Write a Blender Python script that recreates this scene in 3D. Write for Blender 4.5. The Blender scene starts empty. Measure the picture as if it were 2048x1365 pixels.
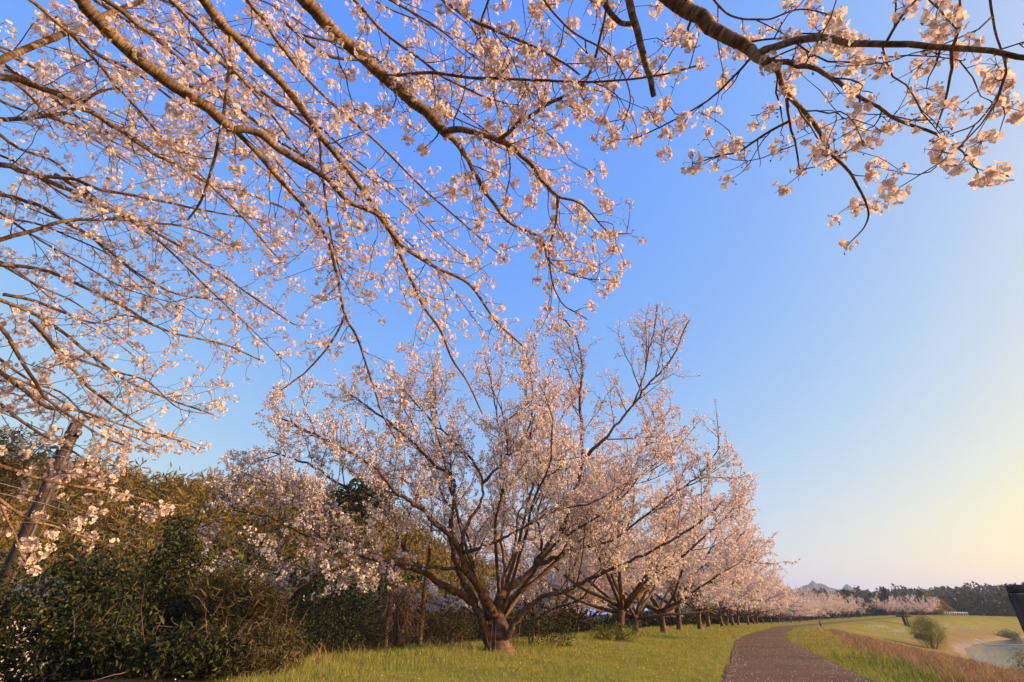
import bpy, math, random
import numpy as np
from math import radians, sin, cos, pi
from mathutils import Vector

# ------------------------------------------------------------------ camera, world, sun, exposure
sc = bpy.context.scene
C = sc.collection
FPX = 1000.0                      # focal length in pixels of the 2048 wide photograph
TILT = radians(29.05)
CAM = np.array([0.0, 0.0, 1.0])   # the path lies at z = 0
cd = bpy.data.cameras.new('camera'); cam = bpy.data.objects.new('camera', cd); C.objects.link(cam)
cam.location = CAM; cam.rotation_euler = (pi/2 + TILT, 0, 0)
cd.sensor_width = 36.0; cd.lens = 36.0*FPX/2048.0; cd.clip_start = 0.05; cd.clip_end = 20000
sc.camera = cam

SUN_AZ = radians(99)              # clockwise from the view direction (+Y)
SUN_EL = radians(18)
world = bpy.data.worlds.new('World'); sc.world = world; world.use_nodes = True
nt = world.node_tree; nt.nodes.clear()
sky = nt.nodes.new('ShaderNodeTexSky'); sky.sky_type = 'NISHITA'; sky.sun_disc = False
sky.sun_elevation = SUN_EL; sky.sun_rotation = SUN_AZ
sky.altitude = 0; sky.air_density = 1.0; sky.dust_density = 2.2; sky.ozone_density = 2.0
EXPOSURE = 0.62
HAZE = 0.00021
bg = nt.nodes.new('ShaderNodeBackground'); bg.inputs['Strength'].default_value = 0.12
wo = nt.nodes.new('ShaderNodeOutputWorld')
# one tone curve per channel over the whole sky, like the photograph's soft contrast
sep = nt.nodes.new('ShaderNodeSeparateColor'); comb = nt.nodes.new('ShaderNodeCombineColor'); nt.links.new(sky.outputs[0], sep.inputs[0])
for ch, (gam, gain) in enumerate(((1.05, 0.247), (0.63, 0.352), (-0.11, 0.955))):
    p_ = nt.nodes.new('ShaderNodeMath'); p_.operation = 'POWER'; nt.links.new(sep.outputs[ch if ch < 2 else 0], p_.inputs[0]); p_.inputs[1].default_value = gam
    q_ = nt.nodes.new('ShaderNodeMath'); q_.operation = 'MULTIPLY'; nt.links.new(p_.outputs[0], q_.inputs[0]); q_.inputs[1].default_value = gain/0.12/2**EXPOSURE
    if ch == 2:                   # the brightest, dustiest air turns cream
        mr = nt.nodes.new('ShaderNodeMapRange'); mr.interpolation_type = 'SMOOTHSTEP'; nt.links.new(sep.outputs[0], mr.inputs[0])
        for k_, v_ in zip((1, 2, 3, 4), (2.0, 4.6, 1.0, 0.70)): mr.inputs[k_].default_value = v_
        w_ = nt.nodes.new('ShaderNodeMath'); w_.operation = 'MULTIPLY'; nt.links.new(q_.outputs[0], w_.inputs[0]); nt.links.new(mr.outputs[0], w_.inputs[1]); q_ = w_
    nt.links.new(q_.outputs[0], comb.inputs[ch])
nt.links.new(comb.outputs[0], bg.inputs[0]); nt.links.new(bg.outputs[0], wo.inputs[0])

sd = bpy.data.lights.new('sun', 'SUN'); sun = bpy.data.objects.new('sun', sd); C.objects.link(sun)
sd.energy = 5.0; sd.angle = radians(0.6); sd.color = (1.0, 0.77, 0.48)
sdir = Vector((sin(SUN_AZ)*cos(SUN_EL), cos(SUN_AZ)*cos(SUN_EL), sin(SUN_EL)))
sun.rotation_euler = sdir.to_track_quat('Z', 'Y').to_euler()
sun.location = (30, -10, 30)

sc.view_settings.view_transform = 'Standard'; sc.view_settings.look = 'None'
sc.view_settings.gamma = 1.0; sc.view_settings.use_curve_mapping = False
sc.view_settings.exposure = EXPOSURE
sc.render.engine = 'CYCLES'
sc.cycles.max_bounces = 4; sc.cycles.diffuse_bounces = 2; sc.cycles.glossy_bounces = 2
sc.cycles.transmission_bounces = 2; sc.cycles.transparent_max_bounces = 6; sc.cycles.volume_bounces = 0
sc.cycles.use_denoising = True

rng = np.random.default_rng(7)
cT, sT = cos(TILT), sin(TILT)

# ------------------------------------------------------------------ helpers
def ray(px, py):
    xc = (px - 1024.0)/FPX; yc = -(py - 682.5)/FPX
    return np.array([xc, cT - yc*sT, sT + yc*cT])
def at_d(px, py, d):              # point at distance d from the camera
    v = ray(px, py); return CAM + v/np.linalg.norm(v)*d
def at_y(px, py, Y):              # point at forward distance Y
    v = ray(px, py); return CAM + v*(Y/v[1])
def at_z(px, py, z):              # point on a level
    v = ray(px, py); return CAM + v*((z - CAM[2])/v[2])
def proj(P):                      # world -> photograph pixels
    Q = np.asarray(P) - CAM
    dep = Q[..., 1]*cT + Q[..., 2]*sT
    dep = np.where(dep < 0.05, 0.05, dep)
    return 1024 + FPX*Q[..., 0]/dep, 682.5 - FPX*(-Q[..., 1]*sT + Q[..., 2]*cT)/dep
_PC = {}
def inpoly(x, y, poly):
    if id(poly) not in _PC:
        A = np.array(poly, float); Bq = np.roll(A, -1, 0); dy = Bq[:, 1]-A[:, 1]
        _PC[id(poly)] = (A[:, 0], A[:, 1], Bq[:, 1], (Bq[:, 0]-A[:, 0])/np.where(dy == 0, 1e-9, dy), poly)
    x1, y1, y2, k, _ = _PC[id(poly)]; X = np.asarray(x)[..., None]; Y = np.asarray(y)[..., None]
    return (((y1 > Y) != (y2 > Y)) & (X < k*(Y-y1)+x1)).sum(-1) % 2 == 1
def unit(v):
    v = np.asarray(v, float); n = np.linalg.norm(v, axis=-1, keepdims=True); return v/np.maximum(n, 1e-9)
def sstep(x, a, b):
    t = np.clip((np.asarray(x, float)-a)/(b-a), 0, 1); return t*t*(3-2*t)
def vnoise(x, y, seed=0):         # cheap smooth value noise
    xi = np.floor(x).astype(np.int64); yi = np.floor(y).astype(np.int64); fx = x-xi; fy = y-yi
    def h(a, b):
        n = (a*374761393 + b*668265263 + seed*982451653) & 0x7fffffff
        n = ((n ^ (n >> 13))*1274126177) & 0x7fffffff
        return ((n ^ (n >> 16)) & 0xffff)/65535.0
    fx = fx*fx*(3-2*fx); fy = fy*fy*(3-2*fy)
    return (h(xi, yi)*(1-fx)+h(xi+1, yi)*fx)*(1-fy) + (h(xi, yi+1)*(1-fx)+h(xi+1, yi+1)*fx)*fy

def mesh_from(name, V, quads=None, tris=None, smooth=False, mats=(), qmat=None, tmat=None, uvq=None):
    me = bpy.data.meshes.new(name)
    V = np.asarray(V, np.float32).reshape(-1, 3)
    quads = np.zeros((0, 4), np.int32) if quads is None else np.asarray(quads, np.int32).reshape(-1, 4)
    tris = np.zeros((0, 3), np.int32) if tris is None else np.asarray(tris, np.int32).reshape(-1, 3)
    nq, ntr = len(quads), len(tris)
    me.vertices.add(len(V)); me.vertices.foreach_set('co', V.ravel())
    loops = np.concatenate([quads.ravel(), tris.ravel()])
    me.loops.add(len(loops)); me.loops.foreach_set('vertex_index', loops)
    me.polygons.add(nq+ntr)
    st = np.concatenate([np.arange(nq)*4, nq*4+np.arange(ntr)*3]).astype(np.int32)
    me.polygons.foreach_set('loop_start', st)
    if smooth: me.polygons.foreach_set('use_smooth', np.ones(nq+ntr, bool))
    mi = np.zeros(nq+ntr, np.int32)
    if qmat is not None: mi[:nq] = qmat
    if tmat is not None: mi[nq:] = tmat
    for m in mats: me.materials.append(m)
    if len(mats) > 1: me.polygons.foreach_set('material_index', mi)
    if uvq is not None:
        uv = me.uv_layers.new(name='UVMap')
        full = np.zeros((len(loops), 2), np.float32); full[:len(uvq)] = uvq
        uv.data.foreach_set('uv', full.ravel())
    me.update(calc_edges=True)
    return me
def link(name, data, parent=None, loc=None, rot=None, scale=None):
    o = bpy.data.objects.new(name, data); C.objects.link(o)
    if parent is not None: o.parent = parent
    if loc is not None: o.location = loc
    if rot is not None: o.rotation_euler = rot
    if scale is not None: o.scale = scale if hasattr(scale, '__len__') else (scale,)*3
    return o
def tag(o, label=None, cat=None, group=None, kind=None):
    if label: o['label'] = label
    if cat: o['category'] = cat
    if group: o['group'] = group
    if kind: o['kind'] = kind
    return o
def thing(name, label, cat, loc=(0, 0, 0), rotz=0, group=None):
    return tag(link(name, None, None, loc, (0, 0, rotz)), label, cat, group)
def copy_tree(o, parent=None):
    c = o.copy(); C.objects.link(c); c.parent = parent
    for ch in list(o.children): copy_tree(ch, c)
    return c

class Tubes:                      # gathers tapered tubes into one mesh
    def __init__(s): s.V = []; s.Q = []; s.T = []; s.UV = []; s.n = 0
    def add(s, pts, rad, sides=6, knob=0.0, cap=True):
        pts = np.asarray(pts, float); n = len(pts)
        rad = np.broadcast_to(np.asarray(rad, float), (n,))
        tan = np.gradient(pts, axis=0); tan = unit(tan)
        ref = np.array([0, 0, 1.0]) if abs(tan[0][2]) < 0.9 else np.array([1.0, 0, 0])
        a = unit(np.cross(tan, ref)); b = np.cross(tan, a)
        for i in range(1, n):
            if np.dot(a[i], a[i-1]) < 0: a[i] = -a[i]; b[i] = -b[i]
        th = np.arange(sides)*2*pi/sides
        r = rad[:, None]*np.ones(sides)
        if knob: r = r*(1+knob*(rng.random((n, sides))-0.5))
        ring = pts[:, None, :] + (a[:, None, :]*np.cos(th)[None, :, None] + b[:, None, :]*np.sin(th)[None, :, None])*r[..., None]
        i0 = s.n; s.V.append(ring.reshape(-1, 3)); s.n += n*sides
        idx = i0 + np.arange(n*sides).reshape(n, sides)
        q = np.stack([idx[:-1], np.roll(idx, -1, 1)[:-1], np.roll(idx, -1, 1)[1:], idx[1:]], -1).reshape(-1, 4)
        s.Q.append(q)
        L = np.concatenate([[0], np.cumsum(np.linalg.norm(np.diff(pts, axis=0), axis=1))])
        u = np.arange(sides+1)/sides
        uv = np.zeros((n-1, sides, 4, 2))
        uv[..., 0, 0] = u[:-1]; uv[..., 1, 0] = u[1:]; uv[..., 2, 0] = u[1:]; uv[..., 3, 0] = u[:-1]
        uv[..., 0, 1] = L[:-1, None]; uv[..., 1, 1] = L[:-1, None]; uv[..., 2, 1] = L[1:, None]; uv[..., 3, 1] = L[1:, None]
        s.UV.append(uv.reshape(-1, 2))
        if cap and sides >= 5:
            for k, flip in ((0, True), (n-1, False)):
                s.V.append(pts[k][None]); c = s.n; s.n += 1
                ids = idx[k]; nx = np.roll(ids, -1)
                s.T.append(np.stack([np.full(sides, c), nx, ids] if flip else [np.full(sides, c), ids, nx], -1))
    def build(s, name, mat, smooth=True):
        V = np.concatenate(s.V); Q = np.concatenate(s.Q)
        return mesh_from(name, V, Q, np.concatenate(s.T) if s.T else None, smooth, (mat,), uvq=np.concatenate(s.UV))
class Boxes:
    def __init__(s): s.V = []; s.Q = []; s.n = 0
    def box(s, c, size, R=None):
        h = np.asarray(size)/2
        v = np.array([[x, y, z] for z in (-1, 1) for y in (-1, 1) for x in (-1, 1)])*h
        if R is not None: v = v @ np.asarray(R).T
        s.V.append(v+np.asarray(c))
        q = np.array([[0, 2, 3, 1], [4, 5, 7, 6], [0, 1, 5, 4], [2, 6, 7, 3], [0, 4, 6, 2], [1, 3, 7, 5]])
        s.Q.append(q+s.n); s.n += 8
    def build(s, name, mat): return mesh_from(name, np.concatenate(s.V), np.concatenate(s.Q), None, False, (mat,))

def smoothline(P, n):             # Catmull-Rom through the points, n samples
    P = np.asarray(P, float); k = len(P)
    X = np.vstack([2*P[0]-P[1], P, 2*P[-1]-P[-2]])
    t = np.linspace(0, k-1-1e-6, n); i = t.astype(int); f = (t-i)[:, None]
    p0, p1, p2, p3 = X[i], X[i+1], X[i+2], X[i+3]
    return 0.5*((2*p1)+(-p0+p2)*f+(2*p0-5*p1+4*p2-p3)*f*f+(-p0+3*p1-3*p2+p3)*f**3)

# ------------------------------------------------------------------ materials
def mat_new(name):
    m = bpy.data.materials.new(name); m.use_nodes = True; t = m.node_tree; t.nodes.clear()
    out = t.nodes.new('ShaderNodeOutputMaterial'); return m, t, out
def ramp(t, stops, interp='LINEAR'):
    r = t.nodes.new('ShaderNodeValToRGB'); r.color_ramp.interpolation = interp; e = r.color_ramp.elements
    while len(e) < len(stops): e.new(0.5)
    for k, (p, c) in enumerate(stops): e[k].position = p; e[k].color = (*c, 1)
    return r
def noise(t, scale, detail=4, rough=0.55, vec=None):
    n = t.nodes.new('ShaderNodeTexNoise'); n.inputs['Scale'].default_value = scale
    n.inputs['Detail'].default_value = detail; n.inputs['Roughness'].default_value = rough
    if vec is not None: t.links.new(vec, n.inputs['Vector'])
    return n
def mixc(t, a, b, fac):
    m = t.nodes.new('ShaderNodeMix'); m.data_type = 'RGBA'
    for sck, v in ((m.inputs['A'], a), (m.inputs['B'], b)):
        if isinstance(v, tuple): sck.default_value = (*v, 1)
        else: t.links.new(v, sck)
    if isinstance(fac, (int, float)): m.inputs['Factor'].default_value = fac
    else: t.links.new(fac, m.inputs['Factor'])
    return m.outputs['Result']
def leafmat(name, stops, transl=0.35, rough=0.6, spec=0.25, patch=None, tcol=None):
    """colour per leaf (random per island), part of the light passes through"""
    m, t, out = mat_new(name)
    g = t.nodes.new('ShaderNodeNewGeometry'); r = ramp(t, stops); t.links.new(g.outputs['Random Per Island'], r.inputs[0])
    col = r.outputs[0]
    if patch:
        tc = t.nodes.new('ShaderNodeTexCoord'); n = noise(t, patch[0], 2, 0.5, tc.outputs['Object'])
        rr = ramp(t, [(0.4, (0, 0, 0)), (0.62, (1, 1, 1))]); t.links.new(n.outputs[0], rr.inputs[0])
        col = mixc(t, col, patch[1], mixfac(t, rr.outputs[0], patch[2]))
    b = t.nodes.new('ShaderNodeBsdfPrincipled'); t.links.new(col, b.inputs['Base Color'])
    b.inputs['Roughness'].default_value = rough; b.inputs['Specular IOR Level'].default_value = spec
    tr = t.nodes.new('ShaderNodeBsdfTranslucent'); t.links.new(col, tr.inputs[0])
    mx = t.nodes.new('ShaderNodeMixShader'); mx.inputs[0].default_value = transl
    t.links.new(b.outputs[0], mx.inputs[1]); t.links.new(tr.outputs[0], mx.inputs[2]); t.links.new(mx.outputs[0], out.inputs[0])
    return m
def mixfac(t, s, k):
    m = t.nodes.new('ShaderNodeMath'); m.operation = 'MULTIPLY'; t.links.new(s, m.inputs[0]); m.inputs[1].default_value = k
    return m.outputs[0]
def plain(name, col, rough=0.7, nscale=6, var=0.35, bump=0.2, metallic=0.0, spec=0.3):
    m, t, out = mat_new(name)
    tc = t.nodes.new('ShaderNodeTexCoord'); n = noise(t, nscale, 6, 0.6, tc.outputs['Object'])
    c2 = tuple(min(1, c*(1+var)) for c in col); c1 = tuple(c*(1-var) for c in col)
    r = ramp(t, [(0.3, c1), (0.7, c2)]); t.links.new(n.outputs[0], r.inputs[0])
    b = t.nodes.new('ShaderNodeBsdfPrincipled'); t.links.new(r.outputs[0], b.inputs['Base Color'])
    b.inputs['Roughness'].default_value = rough; b.inputs['Metallic'].default_value = metallic
    b.inputs['Specular IOR Level'].default_value = spec
    if bump:
        bp = t.nodes.new('ShaderNodeBump'); bp.inputs['Strength'].default_value = bump; bp.inputs['Distance'].default_value = 0.02
        t.links.new(n.outputs[0], bp.inputs['Height']); t.links.new(bp.outputs[0], b.inputs['Normal'])
    t.links.new(b.outputs[0], out.inputs[0]); return m
def barkmat(name, dark, light, band=55.0, moss=None):
    m, t, out = mat_new(name)
    uv = t.nodes.new('ShaderNodeUVMap'); mp = t.nodes.new('ShaderNodeMapping'); mp.inputs['Scale'].default_value = (2.2, band, 1)
    t.links.new(uv.outputs[0], mp.inputs[0])
    n1 = noise(t, 1.0, 4, 0.65, mp.outputs[0])
    tc = t.nodes.new('ShaderNodeTexCoord'); n2 = noise(t, 9.0, 5, 0.6, tc.outputs['Object'])
    r1 = ramp(t, [(0.38, dark), (0.56, light), (0.68, tuple(min(1, c*1.55) for c in light))]); t.links.new(n1.outputs[0], r1.inputs[0])
    r2 = ramp(t, [(0.35, (0.45, 0.42, 0.4)), (0.65, (1.15, 1.12, 1.05))]); t.links.new(n2.outputs[0], r2.inputs[0])
    mm = t.nodes.new('ShaderNodeMix'); mm.data_type = 'RGBA'; mm.blend_type = 'MULTIPLY'; mm.inputs['Factor'].default_value = 1
    t.links.new(r1.outputs[0], mm.inputs['A']); t.links.new(r2.outputs[0], mm.inputs['B'])
    b = t.nodes.new('ShaderNodeBsdfPrincipled'); t.links.new(mm.outputs['Result'], b.inputs['Base Color'])
    b.inputs['Roughness'].default_value = 0.72; b.inputs['Specular IOR Level'].default_value = 0.25
    bp = t.nodes.new('ShaderNodeBump'); bp.inputs['Strength'].default_value = 0.7; bp.inputs['Distance'].default_value = 0.01
    t.links.new(n1.outputs[0], bp.inputs['Height']); t.links.new(bp.outputs[0], b.inputs['Normal'])
    t.links.new(b.outputs[0], out.inputs[0]); return m

M = {}
M['bark_near'] = barkmat('cherry_bark_near', (0.085, 0.055, 0.036), (0.26, 0.175, 0.11), 70)
M['bark'] = barkmat('cherry_bark', (0.055, 0.034, 0.022), (0.145, 0.084, 0.050), 9)
M['twig'] = plain('twig_bark', (0.11, 0.066, 0.042), 0.7, 14, 0.4, 0)
M['petal'] = leafmat('petal', [(0.0, (0.72, 0.52, 0.43)), (0.4, (0.82, 0.67, 0.56)), (1.0, (0.87, 0.75, 0.63))], 0.42, 0.7, 0.1)
M['petal_far'] = leafmat('petal_far', [(0.0, (0.54, 0.39, 0.33)), (0.3, (0.74, 0.61, 0.54)), (1.0, (0.86, 0.76, 0.69))], 0.38, 0.8, 0.05)
M['calyx'] = leafmat('calyx', [(0.0, (0.30, 0.09, 0.06)), (0.5, (0.38, 0.16, 0.09)), (1.0, (0.30, 0.22, 0.08))], 0.3, 0.6)
M['leaf_ever'] = leafmat('evergreen_leaf', [(0.0, (0.014, 0.017, 0.006)), (0.6, (0.032, 0.040, 0.011)), (0.93, (0.065, 0.078, 0.02)), (1.0, (0.17, 0.14, 0.03))], 0.25, 0.55, 0.2)
M['leaf_olive'] = leafmat('olive_leaf', [(0.0, (0.03, 0.028, 0.012)), (0.6, (0.075, 0.062, 0.022)), (1.0, (0.15, 0.115, 0.04))], 0.3, 0.6)
M['bamboo'] = leafmat('bamboo_leaf', [(0.0, (0.10, 0.075, 0.02)), (0.5, (0.24, 0.16, 0.038)), (1.0, (0.34, 0.23, 0.055))], 0.4, 0.7, 0.1, (0.06, (0.12, 0.11, 0.03), 0.6))
M['grass_gold'] = leafmat('golden_grass_blade', [(0.0, (0.18, 0.14, 0.03)), (0.6, (0.30, 0.215, 0.05)), (1.0, (0.38, 0.28, 0.09))], 0.4, 0.65, 0.2, (0.3, (0.16, 0.17, 0.03), 0.6))
M['wood_far'] = leafmat('far_wood_leaf', [(0.0, (0.012, 0.018, 0.012)), (0.7, (0.028, 0.038, 0.02)), (1.0, (0.05, 0.06, 0.025))], 0.2, 0.7)
M['conifer'] = leafmat('conifer_leaf', [(0.0, (0.010, 0.016, 0.010)), (1.0, (0.035, 0.048, 0.02))], 0.15, 0.7)
M['willow'] = leafmat('willow_leaf', [(0.0, (0.10, 0.11, 0.022)), (1.0, (0.26, 0.25, 0.05))], 0.35, 0.6)
M['grass'] = leafmat('grass_blade', [(0.0, (0.13, 0.19, 0.026)), (0.6, (0.235, 0.29, 0.042)), (1.0, (0.38, 0.36, 0.085))], 0.4, 0.6, 0.2, (0.35, (0.36, 0.30, 0.08), 0.6))
M['grass_lush'] = leafmat('lush_grass_blade', [(0.0, (0.09, 0.13, 0.02)), (0.7, (0.16, 0.21, 0.033)), (1.0, (0.28, 0.26, 0.06))], 0.4, 0.55, 0.3)
M['grass_dry'] = leafmat('dry_grass_blade', [(0.0, (0.15, 0.085, 0.048)), (0.5, (0.29, 0.175, 0.09)), (1.0, (0.44, 0.31, 0.16))], 0.3, 0.7, 0.2, (0.12, (0.20, 0.16, 0.06), 0.7))
M['fallen'] = leafmat('fallen_petal', [(0.0, (0.5, 0.40, 0.36)), (1.0, (0.72, 0.62, 0.58))], 0.2, 0.8)
M['wood_grey'] = plain('weathered_timber', (0.075, 0.062, 0.054), 0.8, 22, 0.6, 0.8)
M['pole'] = plain('dark_pole_wood', (0.05, 0.033, 0.024), 0.75, 12, 0.45, 0.3)
M['pole_strip'] = plain('pole_conduit', (0.12, 0.085, 0.06), 0.55, 8, 0.3, 0.1)
M['steel'] = plain('galvanised_steel', (0.22, 0.22, 0.21), 0.45, 20, 0.2, 0.1, 0.8)
M['wire'] = plain('cable_rubber', (0.03, 0.028, 0.027), 0.5, 20, 0.2, 0)
M['wire_pale'] = plain('bare_cable', (0.22, 0.22, 0.23), 0.45, 20, 0.2, 0)
M['plaster'] = plain('pale_plaster', (0.62, 0.55, 0.46), 0.8, 3, 0.1, 0.1)
M['rooftile'] = plain('grey_roof_tile', (0.10, 0.095, 0.095), 0.6, 8, 0.3, 0.2)
M['dark_rust'] = plain('dark_rusted_steel', (0.05, 0.03, 0.024), 0.8, 14, 0.4, 0.3)
M['white_paint'] = plain('white_paint', (0.70, 0.68, 0.64), 0.6, 6, 0.12, 0)
M['concrete'] = plain('old_concrete', (0.25, 0.235, 0.21), 0.85, 3, 0.25, 0.3)
M['fl_white'] = leafmat('white_wildflower', [(0.0, (0.45, 0.45, 0.38)), (1.0, (0.7, 0.68, 0.6))], 0.3, 0.8)
M['glass_dark'] = plain('dark_window_glass', (0.02, 0.022, 0.025), 0.1, 2, 0.1, 0, 0, 0.6)

# ground material: grass soil, dry slope and forest floor spread by what grows there
def ground_material():
    m, t, out = mat_new('ground_soil')
    tc = t.nodes.new('ShaderNodeTexCoord')
    n1 = noise(t, 0.22, 6, 0.62, tc.outputs['Object']); n2 = noise(t, 3.2, 6, 0.7, tc.outputs['Object']); n3 = noise(t, 0.05, 3, 0.5, tc.outputs['Object'])
    g = ramp(t, [(0.32, (0.15, 0.165, 0.03)), (0.5, (0.21, 0.195, 0.04)), (0.68, (0.28, 0.215, 0.058))]); t.links.new(n1.outputs[0], g.inputs[0])
    f = ramp(t, [(0.3, (0.55, 0.55, 0.5)), (0.7, (1.2, 1.2, 1.1))]); t.links.new(n2.outputs[0], f.inputs[0])
    mm = t.nodes.new('ShaderNodeMix'); mm.data_type = 'RGBA'; mm.blend_type = 'MULTIPLY'; mm.inputs['Factor'].default_value = 1
    t.links.new(g.outputs[0], mm.inputs['A']); t.links.new(f.outputs[0], mm.inputs['B']); col = mm.outputs['Result']
    d = ramp(t, [(0.3, (0.15, 0.078, 0.048)), (0.5, (0.23, 0.13, 0.07)), (0.7, (0.22, 0.16, 0.06))]); t.links.new(n1.outputs[0], d.inputs[0])
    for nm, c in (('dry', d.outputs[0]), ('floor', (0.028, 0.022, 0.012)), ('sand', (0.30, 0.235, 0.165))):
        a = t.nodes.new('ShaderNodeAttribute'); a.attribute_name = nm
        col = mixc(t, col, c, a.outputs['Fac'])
    b = t.nodes.new('ShaderNodeBsdfPrincipled'); t.links.new(col, b.inputs['Base Color'])
    b.inputs['Roughness'].default_value = 0.95; b.inputs['Specular IOR Level'].default_value = 0.05
    bp = t.nodes.new('ShaderNodeBump'); bp.inputs['Strength'].default_value = 0.9; bp.inputs['Distance'].default_value = 0.08
    t.links.new(n2.outputs[0], bp.inputs['Height']); t.links.new(bp.outputs[0], b.inputs['Normal'])
    t.links.new(b.outputs[0], out.inputs[0]); return m
def path_material():
    m, t, out = mat_new('path_gravel')
    tc = t.nodes.new('ShaderNodeTexCoord')
    n1 = noise(t, 0.5, 5, 0.6, tc.outputs['Object']); n2 = noise(t, 70, 3, 0.7, tc.outputs['Object'])
    g = ramp(t, [(0.28, (0.074, 0.043, 0.025)), (0.5, (0.12, 0.071, 0.040)), (0.72, (0.17, 0.104, 0.058))]); t.links.new(n1.outputs[0], g.inputs[0])
    f = ramp(t, [(0.3, (0.7, 0.7, 0.7)), (0.7, (1.2, 1.18, 1.15))]); t.links.new(n2.outputs[0], f.inputs[0])
    mm = t.nodes.new('ShaderNodeMix'); mm.data_type = 'RGBA'; mm.blend_type = 'MULTIPLY'; mm.inputs['Factor'].default_value = 1
    t.links.new(g.outputs[0], mm.inputs['A']); t.links.new(f.outputs[0], mm.inputs['B'])
    b = t.nodes.new('ShaderNodeBsdfPrincipled'); t.links.new(mm.outputs['Result'], b.inputs['Base Color'])
    b.inputs['Roughness'].default_value = 0.9; b.inputs['Specular IOR Level'].default_value = 0.15
    bp = t.nodes.new('ShaderNodeBump'); bp.inputs['Strength'].default_value = 0.6; bp.inputs['Distance'].default_value = 0.01
    t.links.new(n2.outputs[0], bp.inputs['Height']); t.links.new(bp.outputs[0], b.inputs['Normal'])
    t.links.new(b.outputs[0], out.inputs[0]); return m
def water_material():
    m, t, out = mat_new('river_water')
    tc = t.nodes.new('ShaderNodeTexCoord'); n = noise(t, 0.9, 4, 0.6, tc.outputs['Object'])
    b = t.nodes.new('ShaderNodeBsdfPrincipled'); b.inputs['Base Color'].default_value = (0.035, 0.035, 0.028, 1)
    b.inputs['Roughness'].default_value = 0.1; b.inputs['IOR'].default_value = 1.33
    bp = t.nodes.new('ShaderNodeBump'); bp.inputs['Strength'].default_value = 0.4; bp.inputs['Distance'].default_value = 0.12
    t.links.new(n.outputs[0], bp.inputs['Height']); t.links.new(bp.outputs[0], b.inputs['Normal'])
    t.links.new(b.outputs[0], out.inputs[0]); return m

# ------------------------------------------------------------------ terrain: levee with a path, river, hills
PATH = np.array([(-9, -22), (-5.2, -12), (-1.2, -3), (2.3, 5), (5.15, 10.9), (9.5, 21.7), (15.6, 36), (27.8, 60), (47, 95), (90, 150), (165, 215), (260, 272), (400, 325), (700, 400)], float)
PL = smoothline(np.c_[PATH, np.zeros(len(PATH))], 620)[:, :2]
PU = np.concatenate([[0], np.cumsum(np.linalg.norm(np.diff(PL, axis=0), axis=1))])
PTn = unit(np.gradient(PL, axis=0)); PN = np.c_[PTn[:, 1], -PTn[:, 0]]       # right-hand normal
def su(x, y):                     # signed offset from the path (right +) and distance along it
    x = np.atleast_1d(np.asarray(x, float)); y = np.atleast_1d(np.asarray(y, float))
    s = np.zeros(x.shape); u = np.zeros(x.shape)
    fx, fy = x.ravel(), y.ravel(); S = np.zeros(fx.shape); U = np.zeros(fx.shape)
    for k in range(0, len(fx), 20000):
        d = (fx[k:k+20000, None]-PL[None, :, 0])**2 + (fy[k:k+20000, None]-PL[None, :, 1])**2
        i = d.argmin(1)
        dx = fx[k:k+20000]-PL[i, 0]; dy = fy[k:k+20000]-PL[i, 1]
        lat = dx*PN[i, 0]+dy*PN[i, 1]; S[k:k+20000] = np.sign(lat)*np.sqrt(d[np.arange(len(i)), i]); U[k:k+20000] = PU[i]
    return S.reshape(x.shape), U.reshape(x.shape)
def path_pt(u, s):
    x = np.interp(u, PU, PL[:, 0]); y = np.interp(u, PU, PL[:, 1])
    nx = np.interp(u, PU, PN[:, 0]); ny = np.interp(u, PU, PN[:, 1])
    return x+nx*s, y+ny*s
U0 = PU[np.argmin(np.hypot(PL[:, 0]-5.15, PL[:, 1]-10.9))]
RIDGE_PX = [(-1200, .19), (0, .195), (250, .215), (560, .235), (700, .225), (800, .20), (900, .15), (1000, .11), (1200, .05), (1400, .02), (1700, .0)]
RID_AZ = [math.atan2((p-1024)/FPX, 1.0) for p, _ in RIDGE_PX]; RID_V = [v for _, v in RIDGE_PX]
def terrain(x, y):
    s, u = su(x, y); x = np.asarray(x, float); y = np.asarray(y, float)
    r = np.hypot(x, y); az = np.arctan2(x, y)
    rise = 2.0*sstep(u, U0+110, U0+260)
    z = np.interp(s, [-60, -22, -15, -9.5, -7, -2.4, -1.3, 1.3, 2.5, 3.6, 6, 10, 15, 19, 21.5, 26, 40, 3000],
                     [-1.6, -1.6, -1.2, 0.25, 0.38, 0.08, 0, 0, 0.03, -0.06, -0.45, -1.45, -2.6, -3.4, -4.3, -5.2, -6, -6])
    z = z + rise*(1-sstep(np.abs(s), 6, 20)) 
    z = z + (vnoise(x*0.6, y*0.6, 3)-0.5)*0.10*(np.abs(s) > 1.6) + (vnoise(x*0.17, y*0.17, 5)-0.5)*0.35*sstep(np.abs(s), 3, 9)*(s > 0)
    # wooded hill on the land side, left
    ratio = np.interp(az, RID_AZ, RID_V)
    hill = (ratio*82 - 4.0)*sstep(r, 34, 84)*(1-0.4*sstep(r, 120, 420))
    hill = hill*(1+0.25*(vnoise(x*0.03, y*0.03, 9)-0.5))*sstep(-s, 22, 48)
    z = z + np.maximum(hill, 0)
    # far side of the river and far wooded ground
    far = sstep(r, 300, 420)
    z = z*(1-far) + far*(1.2+1.0*vnoise(x*0.004, y*0.004, 2))
    z = z + sstep(r, 360, 620)*(1-sstep(r, 800, 1300))*(7+7*vnoise(x*0.006, y*0.006, 4))*sstep(az, 0.0, 0.45)
    return z
rr_ = np.concatenate([[0.0], np.geomspace(0.6, 3000, 235)])
azs = np.concatenate([np.linspace(-pi, -1.0, 40, endpoint=False), np.linspace(-1.0, 1.0, 330, endpoint=False), np.linspace(1.0, pi, 40, endpoint=False)])
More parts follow.
